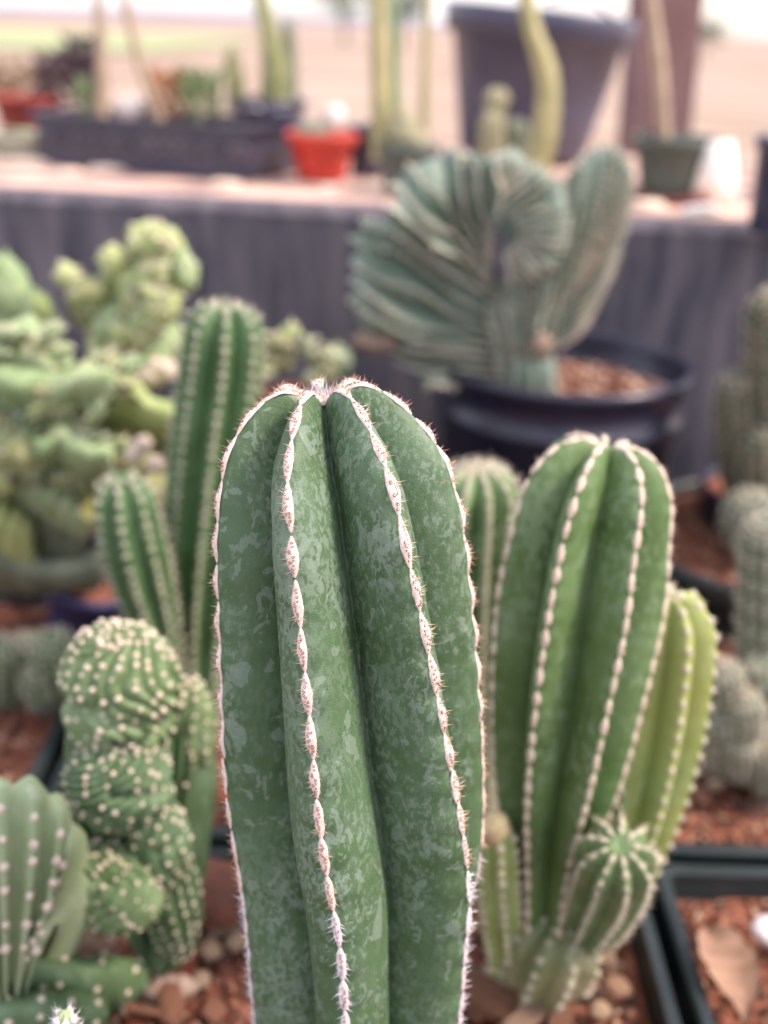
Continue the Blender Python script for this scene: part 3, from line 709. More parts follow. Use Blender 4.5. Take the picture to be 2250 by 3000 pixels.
# ------------------------------------------------------------ generic blurred ribbed plant helper
def blur_stem(parent, name, pts, Y, n, phase, skin, are, pitch, depth=.42, hd=None, twist=0, start=.03, facing=-.1, nl=140, K=6, dip=.1, cosp=.75, areo=True, k=1.4, und=.012, sc_=1.0, label=None):
    ax_ = [P(px, py, Y=(Y if not isinstance(Y, (list, tuple)) else Y[i])) for i, (px, py, hw) in enumerate(pts)]
    rd_ = [S(hw, p) for (px, py, hw), p in zip(pts, ax_)]
    s = Stem(ax_, rd_, n=n, phase=phase, twist=twist, depth=depth, hd=hd or rd_[-1]*1.0, pitch=pitch, und=und, dip=dip, k=k, cosp=cosp, nl=nl, K=K)
    o = s.build(name, M[skin], parent, label=label)
    if areo:
        for j, (i, t, p, nrm, tan) in enumerate(s.edge_points(start=start, facing=facing)):
            inst('areole', are[j % len(are)], o, p, nrm, tan, (sc_*(1+.15*math.sin(j*2.1)), sc_*(1+.1*math.sin(j*3.3)), sc_))
    return s, o
A_R = [blur_areole('areole', .0086, .0025, .0010, 'wool_pink', 'wool_pink', 9, .0026, i) for i in range(3)]
A_G = [blur_areole('areole', .0048, .0027, .0013, 'wool_blur', 'wool_blur', 9, .003, i) for i in range(3)]
A_T = [blur_areole('areole', .0042, .0030, .0014, 'wool_grey', 'wool_blur', 10, .0045, i+9) for i in range(3)]

A_R2 = [blur_areole('areole', .0046, .0018, .0009, 'wool_blur', 'wool_blur', 12, .0040, i+90) for i in range(3)]
M['skin_foot'] = cactus_skin('skin_foot', (.14, .17, .07), (.24, .25, .12), (.40, .36, .24), .3, 160, yellow=(.36, .28, .16))
# RIGHT cactus with a yellowish side stem and offsets
rc = thing('clumping_cactus', 'thick green column cactus with pink white rib edges and a yellow green side stem', 'cactus', P(1600, 2850, z=0), None)
YR = .405
blur_stem(rc, 'stem', [(1590, 2860, 95), (1600, 2650, 108), (1612, 2450, 140), (1632, 2250, 188), (1662, 2000, 224), (1698, 1742, 245), (1735, 1500, 228), (1785, 1290, 215)], [YR, YR, YR, YR, YR, YR+.004, YR+.008, YR+.012], 7, -27, 'skin_right', A_R, .0085, depth=.54, twist=-12, nl=220, K=9, cosp=.62, dip=.12)
blur_stem(rc, 'side_stem', [(1700, 2820, 50), (1800, 2600, 90), (1868, 2350, 130), (1915, 2120, 148), (1945, 1920, 148), (1965, 1740, 140)], .43, 7, 12, 'skin_yellow', A_G, .0085, depth=.38, nl=160, K=8, cosp=.6, label='yellow green shorter stem')
blur_stem(rc, 'offset', [(1700, 2750, 70), (1745, 2675, 98), (1785, 2580, 118), (1815, 2475, 118)], [.40, .392, .382, .362], 9, 5, 'skin_crest_mid', A_R2, .0062, depth=.3, nl=80, start=.12, cosp=.7, label='short offset with a starry crown turned to the front')
blur_stem(rc, 'offset', [(1560, 2900, 90), (1590, 2830, 140), (1625, 2740, 150), (1650, 2670, 120)], [.405, .402, .400, .400], 9, 14, 'skin_foot', A_T, .0075, depth=.22, nl=80, start=.1, label='pale squat foot joining the stems')
blur_stem(rc, 'offset', [(1480, 2830, 55), (1460, 2650, 66), (1450, 2520, 68), (1450, 2410, 58)], [.40, .395, .392, .39], 6, 12, 'skin_yellow', A_G, .0065, depth=.35, nl=80, label='stubby yellow topped offset')
mb = MB(); v, f = sphere_vf(20, 10); v = v*np.array([1+.25*nz(a*2.5) for a in v])[:, None]
mb.add(v*[.026, .018, .010]+P(1570, 2870, z=.002), f); mb.build('corky_base', M['corky'], rc)
M['corky_scar'] = plain('corky_scar', (.72, .58, .32), (.6, .44, .24), rough=.9, scale=200)
mb = MB(); v, f = sphere_vf(14, 8); v = v*np.array([1+.3*nz(a*2) for a in v])[:, None]
mb.add(v*[.0062, .005, .0078]+P(1450, 2425, Y=.386), f); mb.build('corky_tip', M['corky_scar'], rc)

# BACK LEFT cactus, two stems
bc = thing('clumping_cactus', 'slim deep green column cactus with a short pointed side stem, behind the tall one', 'cactus', P(560, 2150, Y=.56))
blur_stem(bc, 'stem', [(570, 2200, 70), (565, 1900, 92), (585, 1600, 108), (618, 1300, 118), (648, 1080, 120), (662, 890, 112)], .60, 8, 10, 'skin_deep', A_T, .0068, depth=.38, nl=190, K=8, cosp=.5, hd=.018, dip=.2)
blur_stem(bc, 'side_stem', [(500, 2150, 40), (470, 1900, 62), (415, 1700, 92), (380, 1560, 98), (352, 1390, 84)], [.58, .57, .565, .56, .56], 8, 4, 'skin_deep', A_T, .0068, depth=.32, nl=120, cosp=.8)

# pale cactus with swollen crested head between the two tall ones
pc = thing('fist_cactus', 'pale green cactus with a swollen hairy crest on a narrow stem', 'cactus', P(1380, 2250, Y=.52))
A_H = [blur_areole('areole', .0085, .0022, .0010, 'wool_grey', 'wool_blur', 16, .0050, i+19) for i in range(3)]
blur_stem(pc, 'stem', [(1385, 2500, 62), (1390, 2150, 64), (1394, 1850, 78), (1394, 1640, 104), (1396, 1480, 126), (1398, 1370, 122)], .50, 11, 12, 'skin_pale', A_H, .0075, depth=.30, nl=160, cosp=.55, dip=.2, hd=.014)
# ------------------------------------------------------------ crested warty cactus at lower left
A_C = [blur_areole('areole', .0036, .0034, .0019, 'wool_pink', 'wool_pink', 6, .0019, i+31) for i in range(3)]
A_CL = [blur_areole('areole', .0042, .0034, .0018, 'wool_pink', 'wool_pink', 6, .0019, i+41) for i in range(3)]
cc = thing('crested_cactus', 'warty crested cactus of folded green fans dotted with pinkish wool', 'cactus', P(470, 2900, z=0))
def fan(parent, name, Epts, Hpts, T, n, skin, are, vl, sc_=1.0, both=False, facing=.05, label=None, skip=1, **k):
    E = [P(a, b, Y=y) for a, b, y in Epts]; H = [P(a, b, Y=y) for a, b, y in Hpts]
    fn = Fan(E, H, T, n, **k); o = fn.build(name, M[skin], parent, label=label)
    for j, (p, nr, dv) in enumerate(fn.ribs(vl, skip=skip, both=both, facing=facing, jit=.02)):
        inst('areole', are[j % len(are)], o, p, nr, dv, (sc_*(1+.15*math.sin(j*2.7)),)*3)
    return fn, o
# main body fan, rising from the base to the head
fan(cc, 'crest', [(215, 2480, .40), (190, 2250, .41), (200, 2000, .42), (260, 1880, .425), (370, 1830, .43), (480, 1860, .435), (545, 1990, .435), (590, 2060, .435), (610, 2160, .43), (575, 2320, .42), (545, 2500, .41), (525, 2700, .40)],
    [(420, 2830, .398), (425, 2800, .40), (430, 2760, .402), (435, 2740, .402), (440, 2730, .402), (450, 2740, .402), (460, 2750, .402), (470, 2760, .402), (475, 2790, .40), (480, 2810, .398), (485, 2830, .397), (490, 2850, .396)],
    .014, 14, 'skin_crest', A_C, [.3, .42, .54, .66, .8, .93], sc_=.7, rd=.5, t0=.7, p=4, edge=.03, facing=-.3, skip=2)
# folded head: meandering ribs over a bulging mass, with sunken creases between the folds
def brain(parent, name, c, ax_, nr, skin, are, creases, meander=.5, dots=15, rd=.10, sc_=1., ph0=0., lean=0., label=None, top=-1.1, jit=.03, face=.05):
    c = np.asarray(c); ax_ = np.asarray(ax_)
    def pos(phi, th):                              # phi 0 = towards the camera, th latitude
        phr = phi+meander*math.sin(th*2.3+ph0)+.18*nz((phi*2, th*3, ph0))
        rib = abs(math.sin(phr*nr/2)); r = 1-rd*(1-rib)**1.5*(1 if rib < 1 else 0)+.07*nz((math.cos(phi)*1.8, math.sin(phi)*1.8, th*1.8+ph0*3))
        for (t0, dp, wd, sl) in creases: r -= dp*math.exp(-((th-t0-sl*phi)/wd)**2)
        x = math.cos(th)*math.sin(phi)*r*ax_[0]; y = -math.cos(th)*math.cos(phi)*r*ax_[1]; z = math.sin(th)*r*ax_[2]
        return c+np.array([x+lean*z, y, z])
    nu, nv_ = 150, 90; v = [pos(2*math.pi*i/nu, -1.5+3.04*j/nv_) for j in range(nv_+1) for i in range(nu)]
    f = [(j*nu+i, j*nu+(i+1) % nu, (j+1)*nu+(i+1) % nu, (j+1)*nu+i) for j in range(nv_) for i in range(nu)]+[tuple(range(nv_*nu, nv_*nu+nu)), tuple(reversed(range(nu)))]
    o = obj(name, v, f, M[skin], parent, label=label); q = 0
    for k in range(nr):
        for j in range(dots):
            th = top+(1.5-top)*(j+.5+.3*math.sin(k*2.1))/dots+rng.uniform(-jit, jit)
            tgt = (k+.5)*2*math.pi/nr; phi = tgt-meander*math.sin(th*2.3+ph0)
            for _ in range(3): phi = tgt-meander*math.sin(th*2.3+ph0)-.18*nz((phi*2, th*3, ph0))
            if math.cos(th) < .28 and k % 2: continue
            p = pos(phi, th); du = pos(phi+.02, th)-pos(phi-.02, th); dv = pos(phi, th+.02)-pos(phi, th-.02); n = unit(np.cross(du, dv))
            if np.dot(n, p-c) < 0: n = -n
            if np.dot(n, unit(CAM-p)) > face: q += 1; inst('areole', are[q % len(are)], o, p, n, dv, (sc_*(1+.2*math.sin(q*2.7)),)*3)
    return o
A_B = [blur_areole('areole', .0033, .0031, .0017, 'wool_pink', 'wool_pink', 7, .0018, i+71) for i in range(3)]
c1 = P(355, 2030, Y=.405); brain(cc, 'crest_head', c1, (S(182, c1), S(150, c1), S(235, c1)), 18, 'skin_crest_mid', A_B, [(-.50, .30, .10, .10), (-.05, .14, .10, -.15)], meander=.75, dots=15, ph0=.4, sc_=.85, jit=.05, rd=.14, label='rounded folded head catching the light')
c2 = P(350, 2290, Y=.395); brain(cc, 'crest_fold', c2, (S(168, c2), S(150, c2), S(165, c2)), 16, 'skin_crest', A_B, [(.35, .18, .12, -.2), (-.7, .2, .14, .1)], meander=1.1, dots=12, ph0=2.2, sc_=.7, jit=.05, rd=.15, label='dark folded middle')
c3 = P(325, 2600, Y=.380); brain(cc, 'crest_curl', c3, (S(150, c3), S(110, c3), S(150, c3)), 15, 'skin_crest_mid', A_B, [(.75, .25, .16, .2)], meander=.8, dots=9, ph0=3.5, sc_=.7, lean=-.2, rd=.14, label='small lime curl between the lobes')
c4 = P(470, 2470, Y=.392); brain(cc, 'crest_fold', c4, (S(95, c4), S(90, c4), S(150, c4)), 11, 'skin_crest', A_B, [(.2, .12, .12, .2)], meander=.5, dots=9, ph0=1.1, sc_=.75, label='narrow rib fold beside the curl')
c5 = P(560, 2130, Y=.430); brain(cc, 'crest_fold', c5, (S(75, c5), S(70, c5), S(170, c5)), 9, 'skin_crest_mid', A_B, [], meander=.3, dots=9, ph0=1.9, sc_=.8, label='blurred side fold next to the sharp column')
c6 = P(500, 2610, Y=.398); brain(cc, 'crest_fold', c6, (S(92, c6), S(80, c6), S(265, c6)), 13, 'skin_crest', A_B, [(.1, .08, .2, .2)], meander=.25, dots=15, ph0=.9, sc_=.7, lean=-.05, rd=.2, label='long ribbed flank running down to the corky foot')
# light green broad lobe at the picture edge
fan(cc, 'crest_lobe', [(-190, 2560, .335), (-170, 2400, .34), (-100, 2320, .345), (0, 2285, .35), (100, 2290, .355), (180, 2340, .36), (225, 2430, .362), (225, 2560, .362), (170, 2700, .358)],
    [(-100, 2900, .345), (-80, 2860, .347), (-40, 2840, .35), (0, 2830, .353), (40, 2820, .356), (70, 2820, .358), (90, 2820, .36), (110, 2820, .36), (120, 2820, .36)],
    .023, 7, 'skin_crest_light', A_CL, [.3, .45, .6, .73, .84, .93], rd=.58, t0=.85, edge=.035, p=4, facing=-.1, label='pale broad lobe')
# long low lobe running from the base to the left
fan(cc, 'crest_lobe', [(-160, 2700, .345), (0, 2790, .350), (120, 2830, .355), (240, 2850, .362), (340, 2860, .372), (430, 2890, .386)],
    [(-160, 2860, .375), (0, 2900, .375), (120, 2900, .38), (240, 2900, .386), (340, 2890, .39), (440, 2880, .395)],
    .0125, 5, 'skin_crest', A_CL, [.25, .6, .93], rd=.12, t0=1.0, p=3, both=True, facing=-.3, label='long low lobe lying on the soil')
fan(cc, 'crest_lobe', [(-120, 2990, .325), (0, 2960, .33), (120, 2950, .335), (230, 2960, .345), (320, 2970, .355)],
    [(-120, 3060, .365), (0, 3030, .365), (120, 3010, .37), (230, 3000, .375), (320, 2990, .38)],
    .012, 5, 'skin_crest', A_CL, [.3, .7, .95], rd=.12, t0=1.0, p=3, both=True, facing=-.3, label='lowest lobe')
mb = MB(); v, f = sphere_vf(22, 10); v = v*np.array([1+.3*nz(a*2.2+[3, 0, 0]) for a in v])[:, None]
mb.add(v*np.array([1+.6*nz(a*4) for a in v])[:, None]*[.014, .009, .008]+P(480, 2905, z=.002), f); mb.build('corky_base', M['corky'], cc)
# in-focus spiny tip at the bottom edge
tp = thing('small_cactus', 'pointed spiny tip of a small cactus at the bottom edge', 'cactus', P(190, 3120, Y=.262))
blur_stem(tp, 'stem', [(190, 3140, 55), (190, 3060, 50), (190, 2985, 30), (190, 2962, 20)], .262, 5, 20, 'skin_crest_light', [blur_areole('areole', .004, .0022, .001, 'wool_white', 'spine_white', 12, .0032, 3)], .004, depth=.35, nl=60, facing=-1, cosp=.9)

# ------------------------------------------------------------ black pot and its big crest
def round_pot(name, label, c, r, h, mt, rb_=.78, soil='soil', group=None, rimw=.006, rimh=.02, sd=.03, seg=64, bands=()):
    c = np.asarray(c, float); t = thing(name, label, 'pot', c, group)       # c = centre of base
    prof = [(r*rb_*.97, 0), (r*rb_, .002)]
    def rz(z): return r*(rb_+(1-rb_)*z/h)
    prof += [(rz(h*.35), h*.35)]
    for b in bands: prof += [(rz(b-.002), b-.002), (rz(b)+.0035, b), (rz(b+.006)+.0035, b+.006), (rz(b+.008), b+.008)]
    prof += [(rz(h-rimh), h-rimh), (rz(h)+rimw*.5, h-rimh+.001), (rz(h)+rimw, h-.004), (rz(h)+rimw*.7, h-.001), (rz(h), h), (rz(h)-.002, h-.001), (rz(h-.01)-.003, h-.01), (rz(h-sd)-.003, h-sd-.004), (0.001, h-sd-.005)]
    a = np.arange(seg)*2*math.pi/seg; v = []
    for rr, z in prof: v += [(c[0]+rr*math.cos(x), c[1]+rr*math.sin(x), c[2]+z) for x in a]
    f = [(j*seg+i, j*seg+(i+1) % seg, (j+1)*seg+(i+1) % seg, (j+1)*seg+i) for j in range(len(prof)-1) for i in range(seg)]
    obj('pot_wall', v, f, M[mt], t)
    rs = rz(h-sd)-.003; v = [(c[0], c[1], c[2]+h-sd+.002)]; nr = 8
    for j in range(1, nr+1):
        for x in a: q = rs*j/nr; v.append((c[0]+q*math.cos(x), c[1]+q*math.sin(x), c[2]+h-sd+.003*nz((q*math.cos(x)*40, q*math.sin(x)*40, c[0]*9))))
    f = [(0, 1+i, 1+(i+1) % seg) for i in range(seg)]+[(1+(j-1)*seg+i, 1+j*seg+i, 1+j*seg+(i+1) % seg, 1+(j-1)*seg+(i+1) % seg) for j in range(1, nr) for i in range(seg)]
    so_ = obj('soil', v, f, M[soil], t)
    return t, so_, c[2]+h-sd
pr = P(1652, 1047, d=.955); rr_ = S(362, pr)
print('black pot rim', pr, rr_)
bp_, bsoil, zs = round_pot('round_pot', 'large black plastic pot holding the big blue green crest', (pr[0], pr[1], ZB), rr_, pr[2]-ZB, 'pot_plastic', .80, soil='pale_gravel', rimw=.004, rimh=.012, sd=.030, bands=(pr[2]-ZB-.045,))
r = random.Random(3)
chips((pr[0]-rr_, pr[0]+rr_, pr[1]-rr_, pr[1]+rr_), 2500, bp_, 8, (.002, .006), lambda x, y: zs, lambda x, y: math.hypot(x-pr[0], y-pr[1]) < rr_*.9)
big = thing('crested_cactus', 'big blue green crested cactus curling like a fan in the black pot', 'cactus', (P(1560, 1140, Y=pr[1])*[1, 1, 0]+[0, 0, zs]))
M['hair'] = plain('hair', (.66, .62, .50), (.74, .64, .54), rough=.9, scale=300, spec=.1)
YC = pr[1]-.03
def hairs(fn, parent, n_per, vr, ln, both=True, seed=0, mt='hair', w=.0010):
    """tufts of short pale spines along every rib, too many to count"""
    mb = MB(); r = random.Random(seed)
    vl = np.linspace(vr[0], vr[1], n_per)
    for p, nr, dv in fn.ribs(list(vl), both=both, facing=-.3, jit=.01):
        sd_ = unit(np.cross(nr, dv))
        for k_ in range(3): mb.cone(p-nr*.0003, p+unit(nr+sd_*r.uniform(-.7, .7)+unit(dv)*r.uniform(-.2, .9))*ln*r.uniform(.6, 1.2), w, 3)
    mb.build('spines', M[mt], parent, smooth=False, kind='stuff')
def bigfan(Epts, Hpts, T, n, label=None, **k):
    E = [P(a, b, Y=YC+y) for a, b, y in Epts]; H = [P(a, b, Y=YC+y) for a, b, y in Hpts]
    fn = Fan(E, H, T, n, **k); o = fn.build('crest', M['skin_blue'], big, label=label); return fn, o
f1, o1 = bigfan([(1330, 1120, .01), (1200, 1075, .0), (1080, 1010, -.01), (1025, 900, -.015), (1030, 770, -.02), (1085, 640, -.02), (1160, 530, -.015), (1270, 460, -.005), (1400, 435, .005), (1500, 450, .01), (1580, 500, .0)],
    [(1530, 1120, .02), (1510, 1090, .02), (1490, 1050, .02), (1480, 1010, .02), (1480, 960, .02), (1480, 900, .02), (1455, 860, .02), (1435, 810, .02), (1415, 770, .02), (1408, 725, .02), (1415, 680, .015)],
    .029, 19, rd=.78, t0=.5, p=5, edge=.06, wave=.016, wn=4, ku=11, nv=34, wob=.48, label='broad fan', k=1.2)
hairs(f1, o1, 44, (.15, .995), .0036, seed=1, w=.0013)
f2, o2 = bigfan([(1560, 470, -.02), (1625, 520, -.03), (1665, 600, -.035), (1670, 690, -.035), (1630, 770, -.03), (1560, 810, -.025), (1480, 820, -.02)],
    [(1420, 640, .0), (1440, 645, -.005), (1465, 655, -.01), (1480, 665, -.012), (1485, 680, -.012), (1490, 700, -.01), (1490, 715, -.01)],
    .015, 14, rd=.4, t0=.5, p=6, edge=.03, label='inward curling fan', k=1.2, wob=.2, wave=.004)
hairs(f2, o2, 18, (.3, .995), .004, seed=2)
f3, o3 = bigfan([(1640, 640, -.005), (1655, 530, -.012), (1720, 455, -.02), (1790, 430, -.012), (1845, 480, .0), (1845, 600, .01), (1805, 740, .015), (1740, 880, .018), (1670, 980, .02)],
    [(1540, 1100, .015), (1560, 1050, .015), (1590, 980, .015), (1620, 900, .015), (1640, 850, .015), (1650, 840, .015), (1640, 900, .015), (1620, 960, .015), (1600, 1020, .015)],
    .020, 26, rd=.4, t0=.8, p=4, edge=.02, label='upright fan beside the broad one', k=1.2, wob=.25, ku=9)
hairs(f3, o3, 26, (.2, .995), .004, seed=3)
f4, o4 = bigfan([(1430, 940, .006), (1470, 840, .0), (1540, 800, -.006), (1610, 790, -.006), (1690, 830, -.002)],
    [(1480, 1130, .0), (1510, 1110, .0), (1530, 1100, .0), (1550, 1100, .0), (1580, 1120, .0)],
    .010, 13, rd=.75, t0=.8, p=4, label='inner fold at the foot', k=1.2, wob=.3, wave=.006, ku=9, nv=26)
hairs(f4, o4, 16, (.2, .995), .004, seed=4)
ax_ = [(P(1545, 1140, Y=YC+.01)*[1, 1, 0]+[0, 0, zs-.01]), P(1545, 1080, Y=YC+.008), P(1550, 1010, Y=YC+.01)]
s5 = Stem(ax_, [S(95, ax_[1]), S(90, ax_[1]), S(80, ax_[1])], n=11, depth=.25, hd=.02, pitch=.01, nl=60, K=5); s5.build('stem', M['skin_blue'], big)
mb = MB(); v, f = sphere_vf(14, 8); mb.add(v*np.array([1+.5*nz(a*3) for a in v])[:, None]*[.008, .006, .010]+P(1585, 1010, Y=YC-.010), f); mb.build('dry_patch', M['corky'], big)
mb = MB(); v, f = sphere_vf(14, 8); mb.add(v*np.array([1+.5*nz(a*3) for a in v])[:, None]*[.018, .012, .008]+P(1095, 1000, Y=YC-.016), f); mb.build('dry_patch', M['corky'], big)

# ------------------------------------------------------------ lumpy plants on the left
DOTS = {}
SPH = sphere_vf(26, 17)
def blob(parent, px, py, Y, rx, ry, rot=0, skin='skin_lime', depthf=.8, name='pad', seed=0, lump=.22, fr=1.6):
    c = P(px, py, Y=Y); v = SPH[0]*np.array([1+lump*nz(a*fr+seed)+.22*nz(a*fr*2.4+seed)+.09*nz(a*fr*5.5+seed) for a in SPH[0]])[:, None]
    ca, sa = math.cos(math.radians(rot)), math.sin(math.radians(rot))
    sx, sy = S(rx, c), S(ry, c); v = v*[sx, (sx+sy)/2*depthf, sy]; x = v[:, 0]*ca+v[:, 2]*sa; z = -v[:, 0]*sa+v[:, 2]*ca
    v = np.stack([x, v[:, 1], z], 1)+c
    DOTS.setdefault(parent.name, []).extend([(v[i_], unit(v[i_]-c)) for i_ in range(3, len(v), 23)] if name in ('pad', 'lobe', 'knob') else [])
    return obj(name, v, SPH[1], M[skin], parent)
YL = .80
mo = thing('monstrose_cactus', 'knobbly yellow green cactus climbing to a jagged point by the cloth', 'cactus', P(420, 1420, Y=YL))
for i, (a, b, rx, ry, rt, sk) in enumerate([(430, 700, 55, 50, 10, 'skin_lime'), (490, 720, 50, 60, -20, 'skin_lime'), (540, 790, 38, 60, -15, 'skin_lime_cool'), (455, 760, 60, 70, 20, 'skin_lime'), (510, 800, 45, 60, 0, 'skin_lime_cool'),
        (330, 760, 42, 40, 0, 'skin_lime'), (355, 820, 60, 60, 10, 'skin_lime'), (200, 810, 38, 42, -30, 'skin_lime'), (255, 860, 60, 50, -25, 'skin_olive'), (320, 870, 50, 60, 0, 'skin_lime_cool'), (260, 920, 50, 50, 0, 'skin_olive'),
        (420, 870, 70, 75, 0, 'skin_lime'), (480, 900, 45, 45, 20, 'skin_lime'), (400, 940, 70, 60, 0, 'skin_olive'), (340, 960, 65, 65, 0, 'skin_lime_cool'), (300, 1000, 50, 60, 10, 'skin_olive'), (350, 1040, 65, 60, 0, 'skin_lime'),
        (440, 1010, 70, 65, 0, 'skin_lime_cool'), (490, 1000, 55, 65, 0, 'skin_lime_cool'), (400, 1090, 80, 60, 0, 'skin_olive'), (385, 830, 30, 34, 0, 'skin_lime'), (445, 850, 32, 40, 30, 'skin_lime'), (520, 760, 26, 40, -30, 'skin_lime'), (395, 720, 26, 30, 30, 'skin_lime'), (465, 690, 30, 36, 0, 'skin_lime'), (500, 870, 34, 30, 0, 'skin_lime')]):
    blob(mo, a, b, YL+.02*math.sin(i*2.1), rx, ry, rt, sk, seed=i*3.3)
for i, (a, b, rx, ry, rt) in enumerate([(435, 1100, 50, 40, 0), (490, 1085, 40, 45, 20), (460, 1070, 45, 30, 0), (300, 1060, 22, 40, 30)]): blob(mo, a, b, YL-.045, rx*.7, ry*.7, rt, 'wool_pink', seed=i, name='dry_patch', lump=.4, fr=3)
r = random.Random(12)
for i in range(46):
    t_ = r.random(); cx = 470-190*t_**1.2*(r.random()*.9+.1)+60*(r.random()-.5); cy = 700+360*t_+40*(r.random()-.5)
    blob(mo, cx, cy, YL-.02-.02*r.random(), r.uniform(16, 30), r.uniform(24, 44), r.uniform(-45, 45), r.choice(['skin_lime', 'skin_lime', 'skin_lime_cool', 'skin_olive']), seed=i*2.3, lump=.4, fr=2.2)
# paddles
pd = thing('paddle_cactus', 'smooth upright green paddle with a narrower yellow tipped one beside it', 'cactus', P(60, 1120, Y=.82))
blob(pd, 10, 860, .83, 85, 120, -12, 'skin_lime_cool', .45, seed=1, lump=.08); blob(pd, 120, 950, .82, 55, 100, -14, 'skin_lime_cool', .5, seed=5, lump=.08); blob(pd, 118, 900, .80, 30, 38, -14, 'skin_lime', .5, seed=8, lump=.08, name='tip')
# twisting crest lobes
lt = thing('twisted_cactus', 'sprawling light green cactus of twisted folded lobes below the paddles', 'cactus', P(200, 1500, Y=.68))
def lobe(parent, pts, T, n, skin, Yc, label=None, rd=.15):
    n = max(2, n//2); T *= .75
    E = [(a, b, Yc-.03) for a, b, c_, d_ in pts]; H = [(c_, d_, Yc+.01) for a, b, c_, d_ in pts]
    return fan(parent, 'lobe', E, H, T, n, skin, [], [], rd=rd, t0=.9, p=3, wave=.004, wn=2, edge=.05, label=label)
lobe(lt, [(-60, 960, -40, 1060), (40, 950, 40, 1050), (110, 985, 100, 1070), (160, 1040, 140, 1110), (180, 1110, 160, 1150)], .020, 5, 'skin_lime_cool', .70)
lobe(lt, [(-60, 1080, -40, 1160), (60, 1090, 60, 1180), (140, 1130, 130, 1210), (230, 1080, 230, 1180), (290, 1090, 290, 1190), (330, 1160, 330, 1220)], .022, 6, 'skin_lime_cool', .68)
lobe(lt, [(230, 1060, 250, 1200), (330, 1110, 340, 1210), (430, 1170, 430, 1240), (520, 1200, 520, 1260), (600, 1215, 600, 1270)], .018, 4, 'skin_lime', .71)
lobe(lt, [(290, 1200, 300, 1280), (400, 1240, 400, 1300), (500, 1280, 500, 1340), (600, 1290, 600, 1340)], .018, 4, 'skin_olive', .73)
lobe(lt, [(-40, 1200, -30, 1290), (60, 1180, 60, 1280), (140, 1210, 150, 1300), (230, 1240, 230, 1310)], .020, 4, 'skin_lime_cool', .70)
lobe(lt, [(90, 1290, 100, 1350), (170, 1280, 170, 1350), (250, 1300, 250, 1360), (330, 1360, 330, 1410)], .018, 4, 'skin_lime_cool', .68)
lobe(lt, [(200, 1390, 230, 1450), (290, 1370, 300, 1440), (380, 1400, 380, 1460)], .016, 3, 'skin_lime_cool', .70)
for i, (a, b, s1, s2, sk) in enumerate([(270, 1110, 60, 50, 'skin_lime'), (20, 1010, 50, 40, 'skin_lime'), (100, 1060, 70, 40, 'skin_lime'), (30, 1130, 50, 34, 'skin_lime'), (100, 1240, 60, 40, 'skin_olive'), (340, 1150, 60, 60, 'skin_lime'), (60, 1330, 70, 60, 'skin_olive'),
        (170, 1370, 60, 40, 'skin_olive'), (250, 1330, 60, 40, 'skin_lime_cool'), (400, 1350, 50, 50, 'skin_olive'), (450, 1440, 60, 60, 'skin_olive'), (480, 1330, 60, 40, 'skin_lime_cool'), (-10, 1400, 60, 60, 'skin_olive')]):
    blob(lt, a, b, .66+.03*(i % 3), s1, s2, 20*(i % 3)-20, sk, seed=i*1.7, lump=.3)
for i, (a, b) in enumerate([(395, 1330), (420, 1300), (455, 1360), (350, 1420)]): blob(lt, a, b, .63, 24, 26, 20, 'wool_pink', seed=i, name='dry_patch', lump=.4, fr=3)
r = random.Random(21)
for i in range(95):
    cx = r.uniform(-20, 400); cy = r.uniform(960, 1420)
    if cy < 1050 and cx > 190: continue
    if cy > 1330 and cx > 330: continue
    blob(lt, cx, cy, .655+.02*r.random(), r.uniform(28, 60), r.uniform(16, 30), r.uniform(-60, 30), r.choice(['skin_lime', 'skin_lime_cool', 'skin_lime_cool', 'skin_olive', 'skin_pale', 'skin_crest']), seed=i*1.9, lump=.35, fr=2, name='lobe')
blob(lt, 225, 1490, .70, 90, 60, 0, 'skin_olive', seed=3, name='lobe')
# serrated crest with yellow leaf
sr = thing('serrated_crest', 'grey green crested succulent with a toothed lime edge in patchy light', 'succulent', P(120, 1640, Y=.73))
fnn, oo = fan(sr, 'crest', [(-60, 1400, 0.690), (40, 1375, 0.690), (110, 1395, 0.685), (180, 1440, 0.685), (235, 1480, 0.690), (280, 1530, 0.700)], [(-60, 1600, 0.730), (40, 1610, 0.730), (100, 1620, 0.730), (160, 1625, 0.730), (210, 1625, 0.730), (250, 1620, 0.730)], .017, 4, 'skin_grey', [], [], rd=.2, t0=.9, p=4, edge=.12)
fan(sr, 'toothed_edge', [(-60, 1385, 0.678), (40, 1362, 0.678), (110, 1385, 0.673), (180, 1428, 0.673), (235, 1472, 0.680), (270, 1520, 0.690)], [(-60, 1455, 0.690), (40, 1440, 0.690), (100, 1460, 0.690), (170, 1500, 0.690), (220, 1530, 0.690), (255, 1560, 0.700)], .012, 8, 'skin_crest_light', [], [], rd=.2, t0=.9, p=4, edge=.3)
fan(sr, 'crest', [(-60, 1450, 0.660), (0, 1470, 0.660), (50, 1500, 0.665), (90, 1540, 0.675)], [(-60, 1620, 0.710), (0, 1640, 0.710), (60, 1660, 0.710), (120, 1670, 0.710)], .014, 4, 'skin_lime', [], [], rd=.15, t0=.9, p=4, edge=.2)
fan(sr, 'crest', [(-60, 1600, 0.675), (40, 1640, 0.680), (140, 1660, 0.690), (240, 1650, 0.700), (330, 1600, 0.710)], [(-60, 1700, 0.730), (60, 1700, 0.730), (140, 1700, 0.730), (220, 1700, 0.730), (300, 1690, 0.730)], .013, 4, 'skin_grey', [], [], rd=.2, t0=.9, p=4, edge=.05)
lf = thing('yellow_leaf', 'small bright yellow leaf caught beside the pointed side stem', 'leaf', P(262, 1485, Y=.66))
